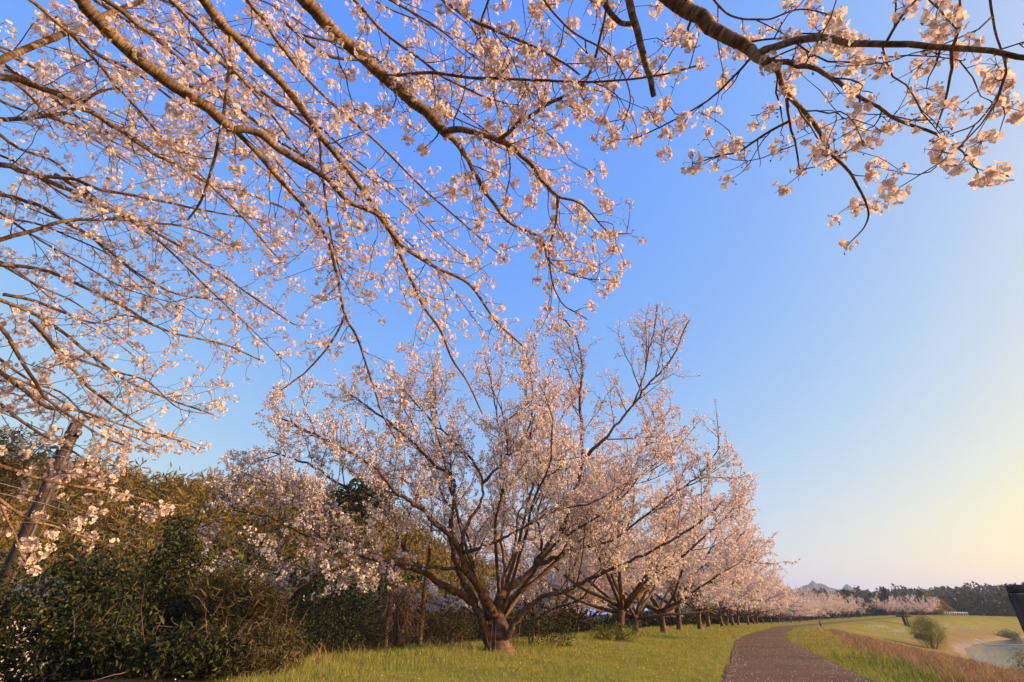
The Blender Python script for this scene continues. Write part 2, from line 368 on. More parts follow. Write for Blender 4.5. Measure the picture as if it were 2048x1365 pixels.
RR, AA = np.meshgrid(rr_[1:], azs, indexing='ij')
GX = RR*np.sin(AA); GY = RR*np.cos(AA); GZ = terrain(GX, GY)
V = np.concatenate([[[0, 0, float(terrain(np.array([0.]), np.array([0.]))[0])]], np.stack([GX, GY, GZ], -1).reshape(-1, 3)])
na = len(azs); idx = 1+np.arange(RR.size).reshape(RR.shape)
Q = np.stack([idx[:-1], idx[1:], np.roll(idx, -1, 1)[1:], np.roll(idx, -1, 1)[:-1]], -1).reshape(-1, 4)
T = np.stack([np.zeros(na, int), idx[0], np.roll(idx[0], -1)], -1)
gm = mesh_from('ground', V, Q[:, ::-1], T[:, ::-1], True, (ground_material(),))
s_, u_ = su(V[:, 0], V[:, 1]); r_ = np.hypot(V[:, 0], V[:, 1])
nz = vnoise(V[:, 0]*0.12, V[:, 1]*0.12, 21)
dry = sstep(s_, 1.9+1.2*nz, 3.2+1.6*nz)*(1-sstep(u_, U0+60, U0+95))*(1-sstep(s_, 16, 20)*0.4)
dry = np.maximum(dry, 0.55*sstep(nz, 0.55, 0.8)*sstep(s_, 2.2, 3.5)*(r_ < 90)); dry = np.maximum(dry, sstep(s_, 12, 16)*(r_ < 320)*0.6*(1-sstep(r_, 200, 320)))
EDGE_Y = [-30, 5, 7.6, 12.3, 16, 18]; EDGE_X = [-3.2, -3.1, -3.3, -3.9, -3.4, -60]
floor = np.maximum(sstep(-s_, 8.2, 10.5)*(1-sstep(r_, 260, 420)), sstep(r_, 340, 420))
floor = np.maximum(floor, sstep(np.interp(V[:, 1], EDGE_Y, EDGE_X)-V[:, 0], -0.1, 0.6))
sand = sstep(s_, 20.2, 20.8)*(1-sstep(s_, 22.5, 23.5))*0.8*sstep(u_, U0+95, U0+125)*(r_ < 330)
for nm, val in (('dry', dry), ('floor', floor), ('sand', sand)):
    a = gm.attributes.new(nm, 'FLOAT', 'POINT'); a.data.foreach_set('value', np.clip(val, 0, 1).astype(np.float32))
tag(link('ground', gm), kind='structure')
def gz(x, y): return float(terrain(np.array([x]), np.array([y]))[0])

# path sheet
us = np.concatenate([np.arange(2, U0+40, 0.5), np.arange(U0+40, U0+330, 2.5)])
W = np.linspace(-1.25, 1.25, 9); pv = []
for k, u in enumerate(us):
    for j, w in enumerate(W):
        e = 0.13*(vnoise(np.array([u*1.7]), np.array([j*7.0]), 5)[0]-0.5)*(abs(w) > 1.2)
        pv.append((*path_pt(u, w+e), 0))
pv = np.array(pv); pv[:, 2] = terrain(pv[:, 0], pv[:, 1])+0.012+0.02*(1-(np.tile(W, len(us))/1.25)**2)
nw = len(W); ii = np.arange(len(us)*nw).reshape(len(us), nw)
pq = np.stack([ii[:-1, :-1], ii[:-1, 1:], ii[1:, 1:], ii[1:, :-1]], -1).reshape(-1, 4)
tag(link('path', mesh_from('path', pv, pq, None, True, (path_material(),))), kind='structure')

# river
wv = [(-150, -300, -4.4), (900, -300, -4.4), (900, 420, -4.4), (-150, 420, -4.4)]
wpts = []
for u in np.linspace(10, U0+300, 60): wpts.append((*path_pt(u, 19.5), -4.4))
outer = [(*path_pt(u, 19.5+min(220, 60+u*0.6)), -4.4) for u in np.linspace(10, U0+300, 60)]
wv = np.array(wpts+outer); k = np.arange(59)
tag(link('river', mesh_from('river', wv, np.stack([k, k+60, k+61, k+1], -1), None, False, (water_material(),))), kind='structure')

# far mountains
def mountain(name, peaks, dist, seed, base=-6):
    rngm = np.random.default_rng(seed)
    px = np.linspace(peaks[0][0], peaks[-1][0], 160); py = np.interp(px, [p[0] for p in peaks], [p[1] for p in peaks])
    py = py + (vnoise(px*0.12, px*0+seed, seed)-0.5)*5*np.minimum(1, (1240-py)/40)
    rows = []
    for k, f in enumerate(np.linspace(0, 1, 9)):          # front slope, ridge at the fifth row, back slope
        dd = dist*(0.86+0.28*f); hgt = 1-abs(f-0.5)*2
        hgt = hgt**0.9
        row = []
        for a, b in zip(px, py):
            v = ray(a, b); v = v/np.hypot(v[0], v[1]); top = CAM[2]+v[2]*dist
            jit = (vnoise(np.array([a*0.05]), np.array([k*1.7+seed]), 31)[0]-0.5)*0.18*(0 < hgt < 1)
            row.append((v[0]*dd, v[1]*dd, base+(top-base)*min(1, max(0, hgt+jit))))
        rows.append(row)
    V = np.array(rows); n = V.shape[1]; i = np.arange(V.shape[0]*n).reshape(V.shape[0], n)
    q = np.stack([i[:-1, :-1], i[:-1, 1:], i[1:, 1:], i[1:, :-1]], -1).reshape(-1, 4)
    return tag(link(name, mesh_from(name, V.reshape(-1, 3), q, None, True, (M['mountain'],))), kind='structure')
M['mountain'] = plain('mountain_wood', (0.03, 0.04, 0.038), 0.95, 0.02, 0.4, 0)
mountain('mountain', [(1480, 1236), (1560, 1205), (1600, 1178), (1625, 1163), (1650, 1172), (1675, 1182), (1693, 1170), (1715, 1178), (1760, 1190), (1800, 1200), (1850, 1222), (1900, 1236)], 2100, 3)
mountain('hills', [(1640, 1232), (1720, 1205), (1790, 1185), (1830, 1177), (1870, 1182), (1930, 1186), (2000, 1172), (2020, 1170), (2050, 1178), (2150, 1200), (2400, 1225)], 1450, 8)
# ------------------------------------------------------------------ foliage tools
def basis(d, r):                  # rotation matrices whose z axis is d, random roll
    d = unit(d); n = len(d)
    a = r.normal(size=(n, 3)); x = unit(np.cross(a, d)); y = np.cross(d, x)
    return np.stack([x, y, d], -1)
def place(lib, P, D, S, r):       # lib: list of (V, T, matidx); returns merged V, T, mat
    P = np.asarray(P); D = np.asarray(D); S = np.asarray(S); n = len(P)
    which = r.integers(0, len(lib), n); Vs, Ts, Ms = [], [], []; off = 0
    R = basis(D, r)
    for k, (v, t, m) in enumerate(lib):
        ids = np.where(which == k)[0]
        if not len(ids): continue
        w = np.einsum('nij,mj->nmi', R[ids], v)*S[ids][:, None, None] + P[ids][:, None, :]
        Vs.append(w.reshape(-1, 3)); base = off+np.arange(len(ids))*len(v)
        Ts.append((t[None]+base[:, None, None]).reshape(-1, 3)); Ms.append(np.tile(m, len(ids))); off += len(ids)*len(v)
    return np.concatenate(Vs), np.concatenate(Ts), np.concatenate(Ms)
def flower_cluster(r, nf, hemi, buds=1, leaf=0, lod=0):
    V, T, Mi = [], [], []
    def addv(v, t, m):
        o = sum(len(a) for a in V); V.append(np.asarray(v, float)); T.append(np.asarray(t)+o); Mi.extend([m]*len(t))
    for f in range(nf+buds):
        d = r.normal(size=3); d[2] = abs(d[2])*1.0 - (0.55 if hemi < 0.5 else 0.1); d = unit(d)
        L = r.uniform(0.026, 0.054); c = d*L
        B = basis(d[None], r)[0]
        fd = unit(d + r.normal(size=3)*0.35); F = basis(fd[None], r)[0]
        if f < nf:
            ang0 = r.uniform(0, 6.28); cup = r.uniform(0.15, 0.55); sz = r.uniform(0.9, 1.12)
            for k in range(5):
                a = ang0+k*2*pi/5+r.normal()*0.06; ca, sa = cos(a), sin(a)
                def q(rad, side, z): return F @ (np.array([ca*rad-sa*side, sa*rad+ca*side, z])*sz) + c
                if lod == 0:
                    addv([q(0.002, 0, 0), q(0.0115, -0.0092, 0.010*cup), q(0.0188, -0.0042, 0.018*cup), q(0.0188, 0.0042, 0.018*cup), q(0.0115, 0.0092, 0.010*cup)], [(0, 1, 2), (0, 2, 3), (0, 3, 4)], 0)
                else:
                    addv([q(0.001, 0, 0), q(0.017, -0.0095, 0.016*cup), q(0.017, 0.0095, 0.016*cup)], [(0, 1, 2)], 0)
            if lod == 0:
                addv([F@np.array([0.0035*cos(g), 0.0035*sin(g), 0.001])+c for g in (0, 2.1, 4.2)]+[c+fd*0.006], [(0, 1, 3), (1, 2, 3), (2, 0, 3)], 1)
        else:
            addv([F@np.array([0.005*cos(g), 0.005*sin(g), 0.006])+c for g in (0, 2.1, 4.2)]+[c, c+fd*0.016], [(0, 1, 3), (1, 2, 3), (2, 0, 3), (0, 1, 4), (1, 2, 4), (2, 0, 4)], 1)
        if lod == 0 or f == 0:
            w = 0.0011
            addv([B@np.array([w*cos(g), w*sin(g), 0]) for g in (0, 2.1, 4.2)]+[c-d*0.002+B@np.array([w*cos(g), w*sin(g), 0]) for g in (0, 2.1, 4.2)],
                 [(0, 1, 4), (0, 4, 3), (1, 2, 5), (1, 5, 4), (2, 0, 3), (2, 3, 5)], 1)
    return np.concatenate(V), np.concatenate(T), np.array(Mi)
r1 = np.random.default_rng(11)
LIB0 = [flower_cluster(r1, n, r1.random(), b) for n, b in ((11, 1), (14, 1), (8, 2), (12, 0), (6, 3), (10, 1), (15, 1), (4, 4))]
BUDS0 = [flower_cluster(r1, n, 1, b) for n, b in ((0, 5), (1, 4), (0, 4))]
LIB1 = [flower_cluster(r1, n, r1.random(), 1, 0, 1) for n in (5, 7, 9, 6, 10, 8)]
def blob_cluster(r, n, size, spread):   # small clump of pale blossom faces, for trees farther away
    V, T, Mi = [], [], []
    for k in range(n):
        c = unit(r.normal(size=3))*spread*r.uniform(0.4, 1); F = basis(unit(c+r.normal(size=3)*spread*0.5)[None], r)[0]; s = size*r.uniform(0.75, 1.2)
        a0 = r.uniform(0, 6.28)
        v = [F@np.array([s*cos(a0+g)*0.5, s*sin(a0+g)*0.5, 0.12*s*(1 if j % 2 else -1)])+c for j, g in enumerate((0, 1.57, 3.14, 4.71))]
        V.append(v); T.append(np.array([(0, 1, 2), (0, 2, 3)])+4*k); Mi += [0, 0]
    return np.concatenate(V), np.concatenate(T), np.array(Mi)
LIB2 = [blob_cluster(r1, n, 0.042, 0.055) for n in (4, 5, 6, 8, 5)]
LIB3 = [blob_cluster(r1, n, 0.075, 0.10) for n in (4, 5, 6)]
def leaf_lib(L, W, fold=0.25):
    v = np.array([[0, 0, 0], [L*0.45, -W/2, fold*W], [L, 0, -0.1*L], [L*0.45, W/2, fold*W]]); return [(v, np.array([(0, 1, 2), (0, 2, 3)]), np.array([0, 0]))]

def wander(r, p, d, L, n, jit, trop, tropdir=(0, 0, 1)):
    pts = [np.array(p, float)]; d = unit(d); td = np.asarray(tropdir, float)
    for k in range(n):
        d = unit(d + r.normal(size=3)*jit + td*trop); pts.append(pts[-1]+d*L/n)
    return np.array(pts)
def off_axis(r, t, ang):
    a = unit(np.cross(t, r.normal(size=3))); return unit(np.asarray(t)*cos(ang)+a*sin(ang))

# ------------------------------------------------------------------ the big cherry tree whose branches hang over the camera
OPEN = [(-400, -400), (2500, -400), (2500, 180), (2030, 300), (1990, 360), (1965, 410), (1925, 400), (1805, 380), (1765, 440), (1700, 500), (1640, 420), (1560, 405), (1430, 365), (1375, 335), (1300, 296), (1245, 300),
        (1225, 330), (1290, 470), (1250, 560), (1190, 605), (1195, 650), (1060, 690), (985, 700), (900, 715), (840, 800), (825, 905), (785, 890), (740, 770), (650, 700), (560, 790), (520, 785), (530, 700), (480, 800), (430, 840), (420, 900), (250, 920), (330, 960), (380, 1010), (310, 1030), (225, 1090), (90, 1110), (90, 1150), (60, 1150), (-400, 1150)]
HUB = np.array([-5.6, -1.4, 1.55])
# (points: px, py, distance), width in px at both ends, spacing of side shoots, shoot length, amount of blossom
LIMBS = {
 'A': ([(165, 0, 3.6), (250, 95, 3.6), (330, 160, 3.6), (400, 205, 3.6), (465, 258, 3.6)], 27, 21, 0),
 'A1': ([(465, 258, 3.6), (512, 264, 3.6), (562, 299, 3.6), (650, 355, 3.65), (700, 404, 3.7), (760, 435, 3.75), (800, 490, 3.8), (870, 535, 3.9), (940, 570, 3.95), (990, 640, 4.0), (1045, 692, 4.1)], 16, 4, 'A'),
 'A2': ([(465, 258, 3.6), (510, 299, 3.7), (562, 362, 3.8), (615, 422, 3.9), (654, 480, 4.0), (672, 545, 4.0), (690, 632, 4.1), (712, 672, 4.1), (738, 745, 4.1), (765, 830, 4.0), (795, 885, 3.9)], 11, 3.2, 'A'),
 'A3': ([(690, 632, 4.1), (660, 690, 4.1), (610, 745, 4.2), (560, 782, 4.2)], 5, 2.5, 'A2'),
 'B': ([(408, 0, 3.9), (457, 60, 3.9), (506, 109, 3.9), (548, 151, 3.9), (598, 211, 3.9), (640, 271, 3.9), (700, 345, 4.0), (740, 400, 4.1), (775, 450, 4.2), (815, 540, 4.3), (844, 608, 4.3), (880, 660, 4.3), (905, 720, 4.4), (935, 765, 4.4), (965, 828, 4.5)], 20, 3, 0),
 'B1': ([(638, 272, 3.9), (643, 337, 3.9), (650, 390, 3.9), (664, 480, 4.0), (685, 560, 4.0)], 6, 3, 'B'),
 'C': ([(610, 0, 3.1), (655, 50, 3.1), (700, 95, 3.1), (770, 155, 3.1), (841, 218, 3.1), (893, 267, 3.1)], 27, 20, 0),
 'C1': ([(893, 267, 3.1), (928, 259, 3.05), (999, 281, 3.05), (1052, 320, 3.1), (1083, 359, 3.1), (1115, 391, 3.15), (1165, 410, 3.2), (1215, 462, 3.2), (1262, 468, 3.25)], 14, 1.6, 'C'),
 'C2': ([(893, 267, 3.1), (918, 292, 3.2), (946, 345, 3.3), (974, 387, 3.4), (1016, 443, 3.5), (1080, 478, 3.6), (1105, 530, 3.6), (1165, 556, 3.7), (1218, 560, 3.75)], 13, 1.6, 'C'),
 'C3': ([(1115, 391, 3.15), (1111, 450, 3.2), (1098, 520, 3.2), (1120, 600, 3.3), (1175, 640, 3.3)], 5, 2.5, 'C1'),
 'D': ([(999, 279, 3.05), (1050, 240, 2.95), (1100, 205, 2.9), (1170, 163, 2.8), (1205, 60, 2.7), (1215, 0, 2.6)], 9, 4, 'C1'),
 'E': ([(770, 152, 3.1), (850, 147, 3.0), (950, 155, 2.9), (1050, 160, 2.8), (1150, 164, 2.7), (1290, 156, 2.6), (1400, 130, 2.5)], 7, 3.5, 'C'),
 'F': ([(860, -20, 2.8), (945, 40, 2.75), (1020, 75, 2.7), (1092, 105, 2.7), (1160, 150, 2.7)], 8, 4, 0),
 'G': ([(1250, -20, 2.35), (1275, 60, 2.3), (1290, 130, 2.25), (1308, 193, 2.2)], 16, 11, 0),
 'G2': ([(1190, -20, 2.4), (1235, 45, 2.35), (1268, 48, 2.3)], 12, 9, 0),
 'H': ([(1335, -10, 2.4), (1395, 33, 2.35), (1454, 70, 2.3), (1505, 104, 2.25), (1543, 126, 2.2)], 33, 19, 0),
 'H1': ([(1515, 107, 2.25), (1556, 95, 2.2), (1615, 79, 2.15), (1688, 81, 2.1), (1776, 90, 2.05), (1904, 99, 2.05), (2048, 115, 2.05), (2160, 135, 2.1)], 15, 9, 'H'),
 'H2': ([(1543, 126, 2.2), (1611, 132, 2.2), (1652, 152, 2.2), (1714, 190, 2.2), (1787, 234, 2.25), (1864, 267, 2.3), (1904, 289, 2.3), (1941, 319, 2.3), (1963, 358, 2.35)], 11, 2, 'H'),
 'H3': ([(1543, 126, 2.2), (1571, 180, 2.3), (1611, 227, 2.35), (1644, 271, 2.4), (1663, 308, 2.45), (1699, 344, 2.5), (1721, 385, 2.5), (1736, 421, 2.55), (1729, 454, 2.6), (1696, 490, 2.6)], 13, 1.8, 'H'),
 'H4': ([(1573, 185, 2.3), (1578, 240, 2.35), (1592, 296, 2.4), (1600, 340, 2.4)], 7, 3, 'H3'),
 'H5': ([(1505, 112, 2.25), (1446, 176, 2.3), (1410, 205, 2.35), (1366, 231, 2.35), (1313, 258, 2.4), (1275, 275, 2.4)], 5, 2.5, 'H'),
 'H6': ([(1577, 243, 2.35), (1520, 275, 2.35), (1476, 304, 2.4), (1439, 312, 2.4), (1388, 328, 2.4)], 5.5, 2.5, 'H4'),
 'H7': ([(1902, 99, 2.05), (1901, 154, 2.1), (1890, 205, 2.15), (1872, 258, 2.2)], 6.5, 3, 'H1'),
 'H8': ([(1905, 97, 2.05), (1922, 44, 2.0), (1918, -20, 1.95)], 7, 4, 'H1'),
 'H9': ([(1770, 90, 2.05), (1800, 40, 2.0), (1850, -20, 1.95)], 6, 4, 'H1'),
 'V': ([(460, 68, 3.9), (460, 141, 3.8), (447, 228, 3.75), (429, 316, 3.7), (404, 397, 3.7), (376, 440, 3.7)], 8, 4, 'B'),
 'L1': ([(0, 122, 4.6), (105, 77, 4.7), (140, 67, 4.8), (197, 39, 4.9), (290, 0, 5.0)], 13, 8, 0),
 'L2': ([(0, 155, 5.0), (70, 172, 5.0), (140, 204, 5.0), (190, 229, 5.0), (239, 260, 5.0), (299, 302, 5.1), (352, 327, 5.2), (415, 366, 5.3), (492, 387, 5.4), (590, 430, 5.6), (680, 500, 5.8)], 13, 3, 0),
 'L3': ([(0, 239, 5.2), (123, 228, 5.2), (148, 218, 5.2), (197, 186, 5.1), (260, 170, 5.1)], 9, 4, 0),
 'L4': ([(0, 330, 5.4), (53, 345, 5.4), (123, 373, 5.5), (190, 404, 5.6), (246, 429, 5.7), (299, 457, 5.8), (400, 520, 6.0), (500, 590, 6.2), (590, 650, 6.3)], 11, 3, 0),
 'L4b': ([(60, 347, 5.4), (141, 359, 5.3), (211, 383, 5.2), (299, 397, 5.2), (400, 420, 5.3), (520, 440, 5.4)], 8, 3, 'L4'),
 'L5': ([(0, 390, 5.6), (70, 408, 5.7), (123, 440, 5.8), (190, 480, 5.9), (280, 550, 6.0), (360, 590, 6.1), (460, 600, 6.2)], 8, 3, 0),
 'L6': ([(0, 480, 5.0), (70, 461, 5.0), (141, 440, 5.0), (211, 440, 5.1), (299, 443, 5.2), (387, 461, 5.3), (480, 500, 5.4)], 9, 3, 0),
 'L7': ([(0, 530, 5.8), (100, 545, 5.9), (220, 600, 6.0), (330, 660, 6.2), (450, 690, 6.3), (520, 720, 6.4)], 8, 3, 0),
 'L8': ([(0, 600, 5.6), (90, 640, 5.7), (170, 700, 5.8), (250, 760, 5.9), (340, 800, 6.0), (430, 830, 6.1)], 8, 3, 0),
 'L9': ([(0, 745, 5.2), (46, 781, 5.3), (101, 818, 5.4), (160, 822, 5.5), (250, 852, 5.6), (366, 884, 5.7)], 9, 3, 0),
 'L10': ([(20, 680, 5.0), (55, 740, 5.1), (92, 795, 5.2), (150, 840, 5.3), (230, 885, 5.4), (300, 900, 5.5)], 8, 2.5, 0),
 'L11': ([(60, 640, 5.7), (146, 740, 5.8), (192, 786, 5.8), (247, 827, 5.9), (300, 860, 6.0), (400, 900, 6.1)], 8, 2.5, 'L8'),
 'L12': ([(0, 932, 4.6), (92, 960, 4.7), (183, 978, 4.8), (256, 992, 4.9), (320, 1008, 5.0), (375, 1012, 5.1)], 8, 2.5, 0),
 'L13': ([(0, 1000, 4.3), (60, 1040, 4.4), (115, 1056, 4.5), (183, 1078, 4.6), (220, 1085, 4.6)], 6, 2.5, 0),
 'L14': ([(0, 1010, 4.0), (30, 1070, 4.1), (50, 1125, 4.2), (85, 1143, 4.3)], 5, 2.5, 'L13'),
 'K1': ([(60, 0, 4.4), (130, 60, 4.5), (190, 120, 4.6), (250, 190, 4.7), (330, 280, 4.9), (420, 370, 5.1), (480, 430, 5.2), (560, 520, 5.4)], 8, 3, 0),
 'K2': ([(210, 0, 4.6), (290, 60, 4.6), (360, 120, 4.7), (430, 180, 4.8), (500, 260, 5.0), (560, 330, 5.1), (620, 400, 5.3)], 10, 3, 0),
 'K3': ([(330, -10, 4.4), (400, 60, 4.4), (450, 120, 4.5), (520, 200, 4.6), (580, 280, 4.7), (660, 380, 4.8)], 9, 3, 0),
 'K4': ([(490, -10, 4.2), (540, 60, 4.2), (600, 140, 4.3), (680, 220, 4.4), (760, 290, 4.5), (850, 380, 4.6), (930, 450, 4.7), (1000, 510, 4.8)], 9, 3, 0),
 'K5': ([(700, -10, 3.6), (760, 60, 3.6), (830, 110, 3.6), (880, 150, 3.6), (960, 190, 3.6), (1040, 220, 3.6), (1110, 280, 3.6)], 7, 3, 0),
 'K6': ([(980, -10, 2.9), (960, 60, 3.0), (975, 130, 3.0), (1000, 240, 3.1), (1020, 330, 3.2), (1010, 400, 3.2)], 5, 2.5, 0),
 'K7': ([(1080, -10, 2.7), (1140, 60, 2.7), (1220, 110, 2.7), (1260, 190, 2.7), (1245, 260, 2.75)], 5, 2.5, 0),
 'K8': ([(1420, -10, 2.6), (1460, 30, 2.6), (1530, 40, 2.6), (1600, 20, 2.6), (1680, 35, 2.6)], 5, 2.5, 0),
 'K9': ([(1980, -10, 2.2), (1990, 60, 2.2), (2010, 150, 2.2), (1960, 240, 2.25), (1900, 270, 2.3)], 5, 2.5, 0),
}
LABELS = {'A': 'thickest limb slanting across the upper left', 'G': 'broken-off bare stub hanging at the top', 'H': 'thick banded limb entering at the top right', 'V': 'thin shoot hanging straight down'}
big = thing('overhanging_cherry_tree', 'large old cherry tree whose blossoming branches hang over the foreground and top of picture', 'tree', (HUB[0], HUB[1], gz(HUB[0], HUB[1])))
BO = np.array(big.location)
rB = np.random.default_rng(5)
def Zd(p): q = p-CAM; return q[..., 1]*cT+q[..., 2]*sT
TW = Tubes(); CP, CDir = [], []           # twigs, cluster points and directions
n_ext = 0
tk = Tubes(); g0 = gz(HUB[0], HUB[1])-0.15
tk.add(smoothline([(HUB[0]-0.05, HUB[1], g0), (HUB[0], HUB[1]+0.03, g0+0.35), (HUB[0]+0.05, HUB[1], g0+0.9), HUB+[0, 0, 0.25]], 14)-BO, np.interp(np.linspace(0, 1, 14), [0, .12, .3, 1], [.62, .46, .38, .34]), 16, 0.12)
link('trunk', tk.build('trunk', M['bark_near']), big)
SIDE = {}
for nm, (pp, w0, w1, par) in LIMBS.items():
    P = np.array([at_d(*p) for p in pp]); n_vis = len(P)
    R0 = w0/2/FPX*Zd(P[0]); R1 = w1/2/FPX*Zd(P[-1])
    n = max(14, int(9*len(P)))
    S = smoothline(P, n); rad = np.linspace(R0, R1, n)
    jt = np.array([np.interp(np.arange(n), np.arange(0, n+4, 4), rB.normal(size=len(np.arange(0, n+4, 4)))) for _ in range(3)]).T
    S[1:-1] += jt[1:-1]*np.minimum(0.006, rad[1:-1, None]*0.3)
    SIDE[nm] = (S, rad)
    if par == 0:                   # lead the limb back to the fork of the trunk, outside the picture
        d0 = unit(P[0]-P[1]); gap = np.linalg.norm(P[0]-HUB); h = HUB + rB.normal(size=3)*[.15, .15, .12] + [0, 0, 0.1]
        mid1 = P[0]+d0*gap*0.3; mid2 = h+np.array([0, 0, 1.0])*gap*0.22+(P[0]-h)*0.2
        t = np.linspace(0, 1, 18)[:, None]
        B_ = h*(1-t)**3+3*mid2*t*(1-t)**2+3*mid1*t**2*(1-t)+P[0]*t**3
        S = np.vstack([B_[:-1], S]); rad = np.concatenate([np.linspace(min(.13, R0*2.2+0.02), R0, 17), rad])
    tb = Tubes(); tb.add(S-BO, rad, 12 if w0 > 9 else 7, 0.07)
    o = link('limb', tb.build('limb', M['bark_near']), big)
    if nm in LABELS: o['label'] = LABELS[nm]

def shoot(p, t, L, r0, lvl, dist):
    global TW
    n = 7 if lvl == 0 else 4
    d = off_axis(rB, t, rB.uniform(0.5, 1.25))
    pts = wander(rB, p, d, L, n, 0.20, rB.uniform(-0.10, 0.14))
    x, y = proj(pts); ok = inpoly(x, y, OPEN)
    if not ok.all():
        k = int(np.argmin(ok))
        if k < 3: return
        pts = pts[:k]; L = L*(k-1)/n
    n = len(pts)
    TW.add(pts-BO, np.linspace(r0, max(0.0012, r0*0.4), n), 4 if dist < 3.3 else 3)
    tan = unit(np.gradient(pts, axis=0))
    step = rB.uniform(0.10, 0.17)*(1.0 if dist < 3.4 else 0.95)
    for a in np.arange(0.12*L, L, step):
        f = a/L*(n-1); i = min(int(f), n-2); q = pts[i]+(pts[i+1]-pts[i])*(f-i); tt = tan[i]
        if lvl == 0 and rB.random() < 0.36 and L > 0.2:
            shoot(q, tt, rB.uniform(0.10, 0.30)*min(1, L*2), r0*0.6, 1, dist)
        elif rB.random() < (0.62 if dist < 2.7 else 0.72):
            sd = off_axis(rB, tt, rB.uniform(0.7, 1.4)); e = q+sd*rB.uniform(0.01, 0.035)
            TW.add(np.array([q, e])-BO, [0.0018, 0.0014], 3); CP.append(e); CDir.append(unit(sd+[0, 0, -0.35]))
    CP.append(pts[-1]); CDir.append(unit(tan[-1]+[0, 0, -0.3]))
SKIP = {'G', 'G2'}
for nm, (S, rad) in SIDE.items():
    if nm in SKIP: continue
    dist = np.linalg.norm(S.mean(0)-CAM)
    L = np.concatenate([[0], np.cumsum(np.linalg.norm(np.diff(S, axis=0), axis=1))]); tan = unit(np.gradient(S, axis=0))
    left = nm[0] in 'LK' and dist > 3.9
    sp = 0.11 if left else (0.075 if nm[0] == 'H' else 0.08)
    a = 0.05
    while a < L[-1]:
        i = min(np.searchsorted(L, a), len(S)-1)
        thick = rad[i] > 0.02
        if rB.random() < (0.45 if thick else (0.75 if nm in ('H1', 'H7', 'H8', 'H9', 'K9') else 0.95)):
            lim = 0.46 if nm[0] == 'H' else 0.55
            shoot(S[i], tan[i], rB.uniform(0.12, 1.0)**1.3*lim*(1.25 if left else 1)+0.06, min(0.0055, 0.0026+rad[i]*0.10), 0, dist)
        elif rB.random() < 0.5:
            CP.append(S[i]+unit(rB.normal(size=3))*(rad[i]+0.015)); CDir.append(unit(rB.normal(size=3)+[0, 0, -0.3]))
        a += sp*rB.uniform(0.5, 1.5)
    CP.append(S[-1]); CDir.append(tan[-1])
# farther, finer branches of the same crown on the left
for k in range(40):
    y0 = rB.uniform(-260, 760); x0 = rB.uniform(-260, 120) if y0 > 0 else rB.uniform(-150, 520); d0 = rB.uniform(5.2, 7.4)
    if k >= 32: x0 = rB.uniform(250, 700); y0 = rB.uniform(-150, 250); d0 = rB.uniform(4.8, 6.0)
    sl = rB.uniform(0.25, 0.75); Lp = rB.uniform(300, 640); cur = rB.uniform(-0.0003, 0.0007)
    pp = [(x0+t*Lp, y0+sl*t*Lp+cur*(t*Lp)**2+rB.normal()*9, d0+0.6*t) for t in np.linspace(0, 1, 7)]
    P = np.array([at_d(*p) for p in pp]); S = smoothline(P, 22)
    x, y = proj(S); ok = inpoly(x, y, OPEN); kk = len(S) if ok.all() else int(np.argmin(ok))
    if kk < 6: continue
    S = S[:kk]; rad = np.linspace(rB.uniform(0.010, 0.018), 0.004, kk)
    TW.add(S-BO, rad, 5)
    L = np.concatenate([[0], np.cumsum(np.linalg.norm(np.diff(S, axis=0), axis=1))]); tan = unit(np.gradient(S, axis=0)); a = 0.05
    while a < L[-1]:
        i = min(np.searchsorted(L, a), kk-1)
        shoot(S[i], tan[i], rB.uniform(0.1, 0.62), 0.0045, 0, 6.0); a += rB.uniform(0.13, 0.27)
tag(link('twigs', TW.build('twigs', M['twig']), big), kind='stuff')
CP = np.array(CP); CDir = unit(np.array(CDir))
x, y = proj(CP); keep = inpoly(x, y, OPEN); CP, CDir = CP[keep], CDir[keep]
from mathutils import kdtree        # clusters keep their distance from one another, so twigs stay visible between them
kd = kdtree.KDTree(len(CP)); [kd.insert(p, i) for i, p in enumerate(CP)]; kd.balance(); dead = np.zeros(len(CP), bool); dC = np.linalg.norm(CP-CAM, axis=1)
for i in rB.permutation(len(CP)):
    if dead[i]: continue
    for _, j, _d in kd.find_range(CP[i], rB.uniform(0.05, 0.095) if dC[i] < 2.9 else (rB.uniform(0.045, 0.085) if dC[i] < 4 else rB.uniform(0.03, 0.055))):
        if j != i: dead[j] = True
CP, CDir = CP[~dead], CDir[~dead]
dist = np.linalg.norm(CP-CAM, axis=1); x, y = proj(CP)
vis = (x > -20) & (x < 2068) & (y > -20) & (y < 1385)
near = np.where(vis & (dist > 0.9))[0]; near = near[np.argsort(dist[near])][:280]
cl_mesh = [mesh_from('blossom_cluster', v, None, t, False, (M['petal'], M['calyx']), tmat=m) for v, t, m in LIB0]
from mathutils import Matrix
Rn = basis(CDir[near], rB)
for k, i in enumerate(near):
    o = link('blossom_cluster', cl_mesh[rB.integers(0, len(cl_mesh))], big)
    o.location = CP[i]-BO; o.rotation_euler = Matrix(Rn[k].tolist()).to_euler(); o.scale = (rB.uniform(0.64, 0.86),)*3
rest = np.setdiff1d(np.arange(len(CP)), near); lowl = (CP[:, 2] < 2.6); mm_ = (dist < 3.7) | (lowl & (dist < 5.4)); mid = rest[mm_[rest]]; farc = rest[~mm_[rest]]
v1, t1, m1 = place(LIB0+BUDS0[:1], CP[mid]-BO, CDir[mid], rB.uniform(0.66, 0.88, len(mid)), rB)
v2, t2, m2 = place(LIB1, CP[farc]-BO, CDir[farc], rB.uniform(0.72, 1.0, len(farc)), rB)
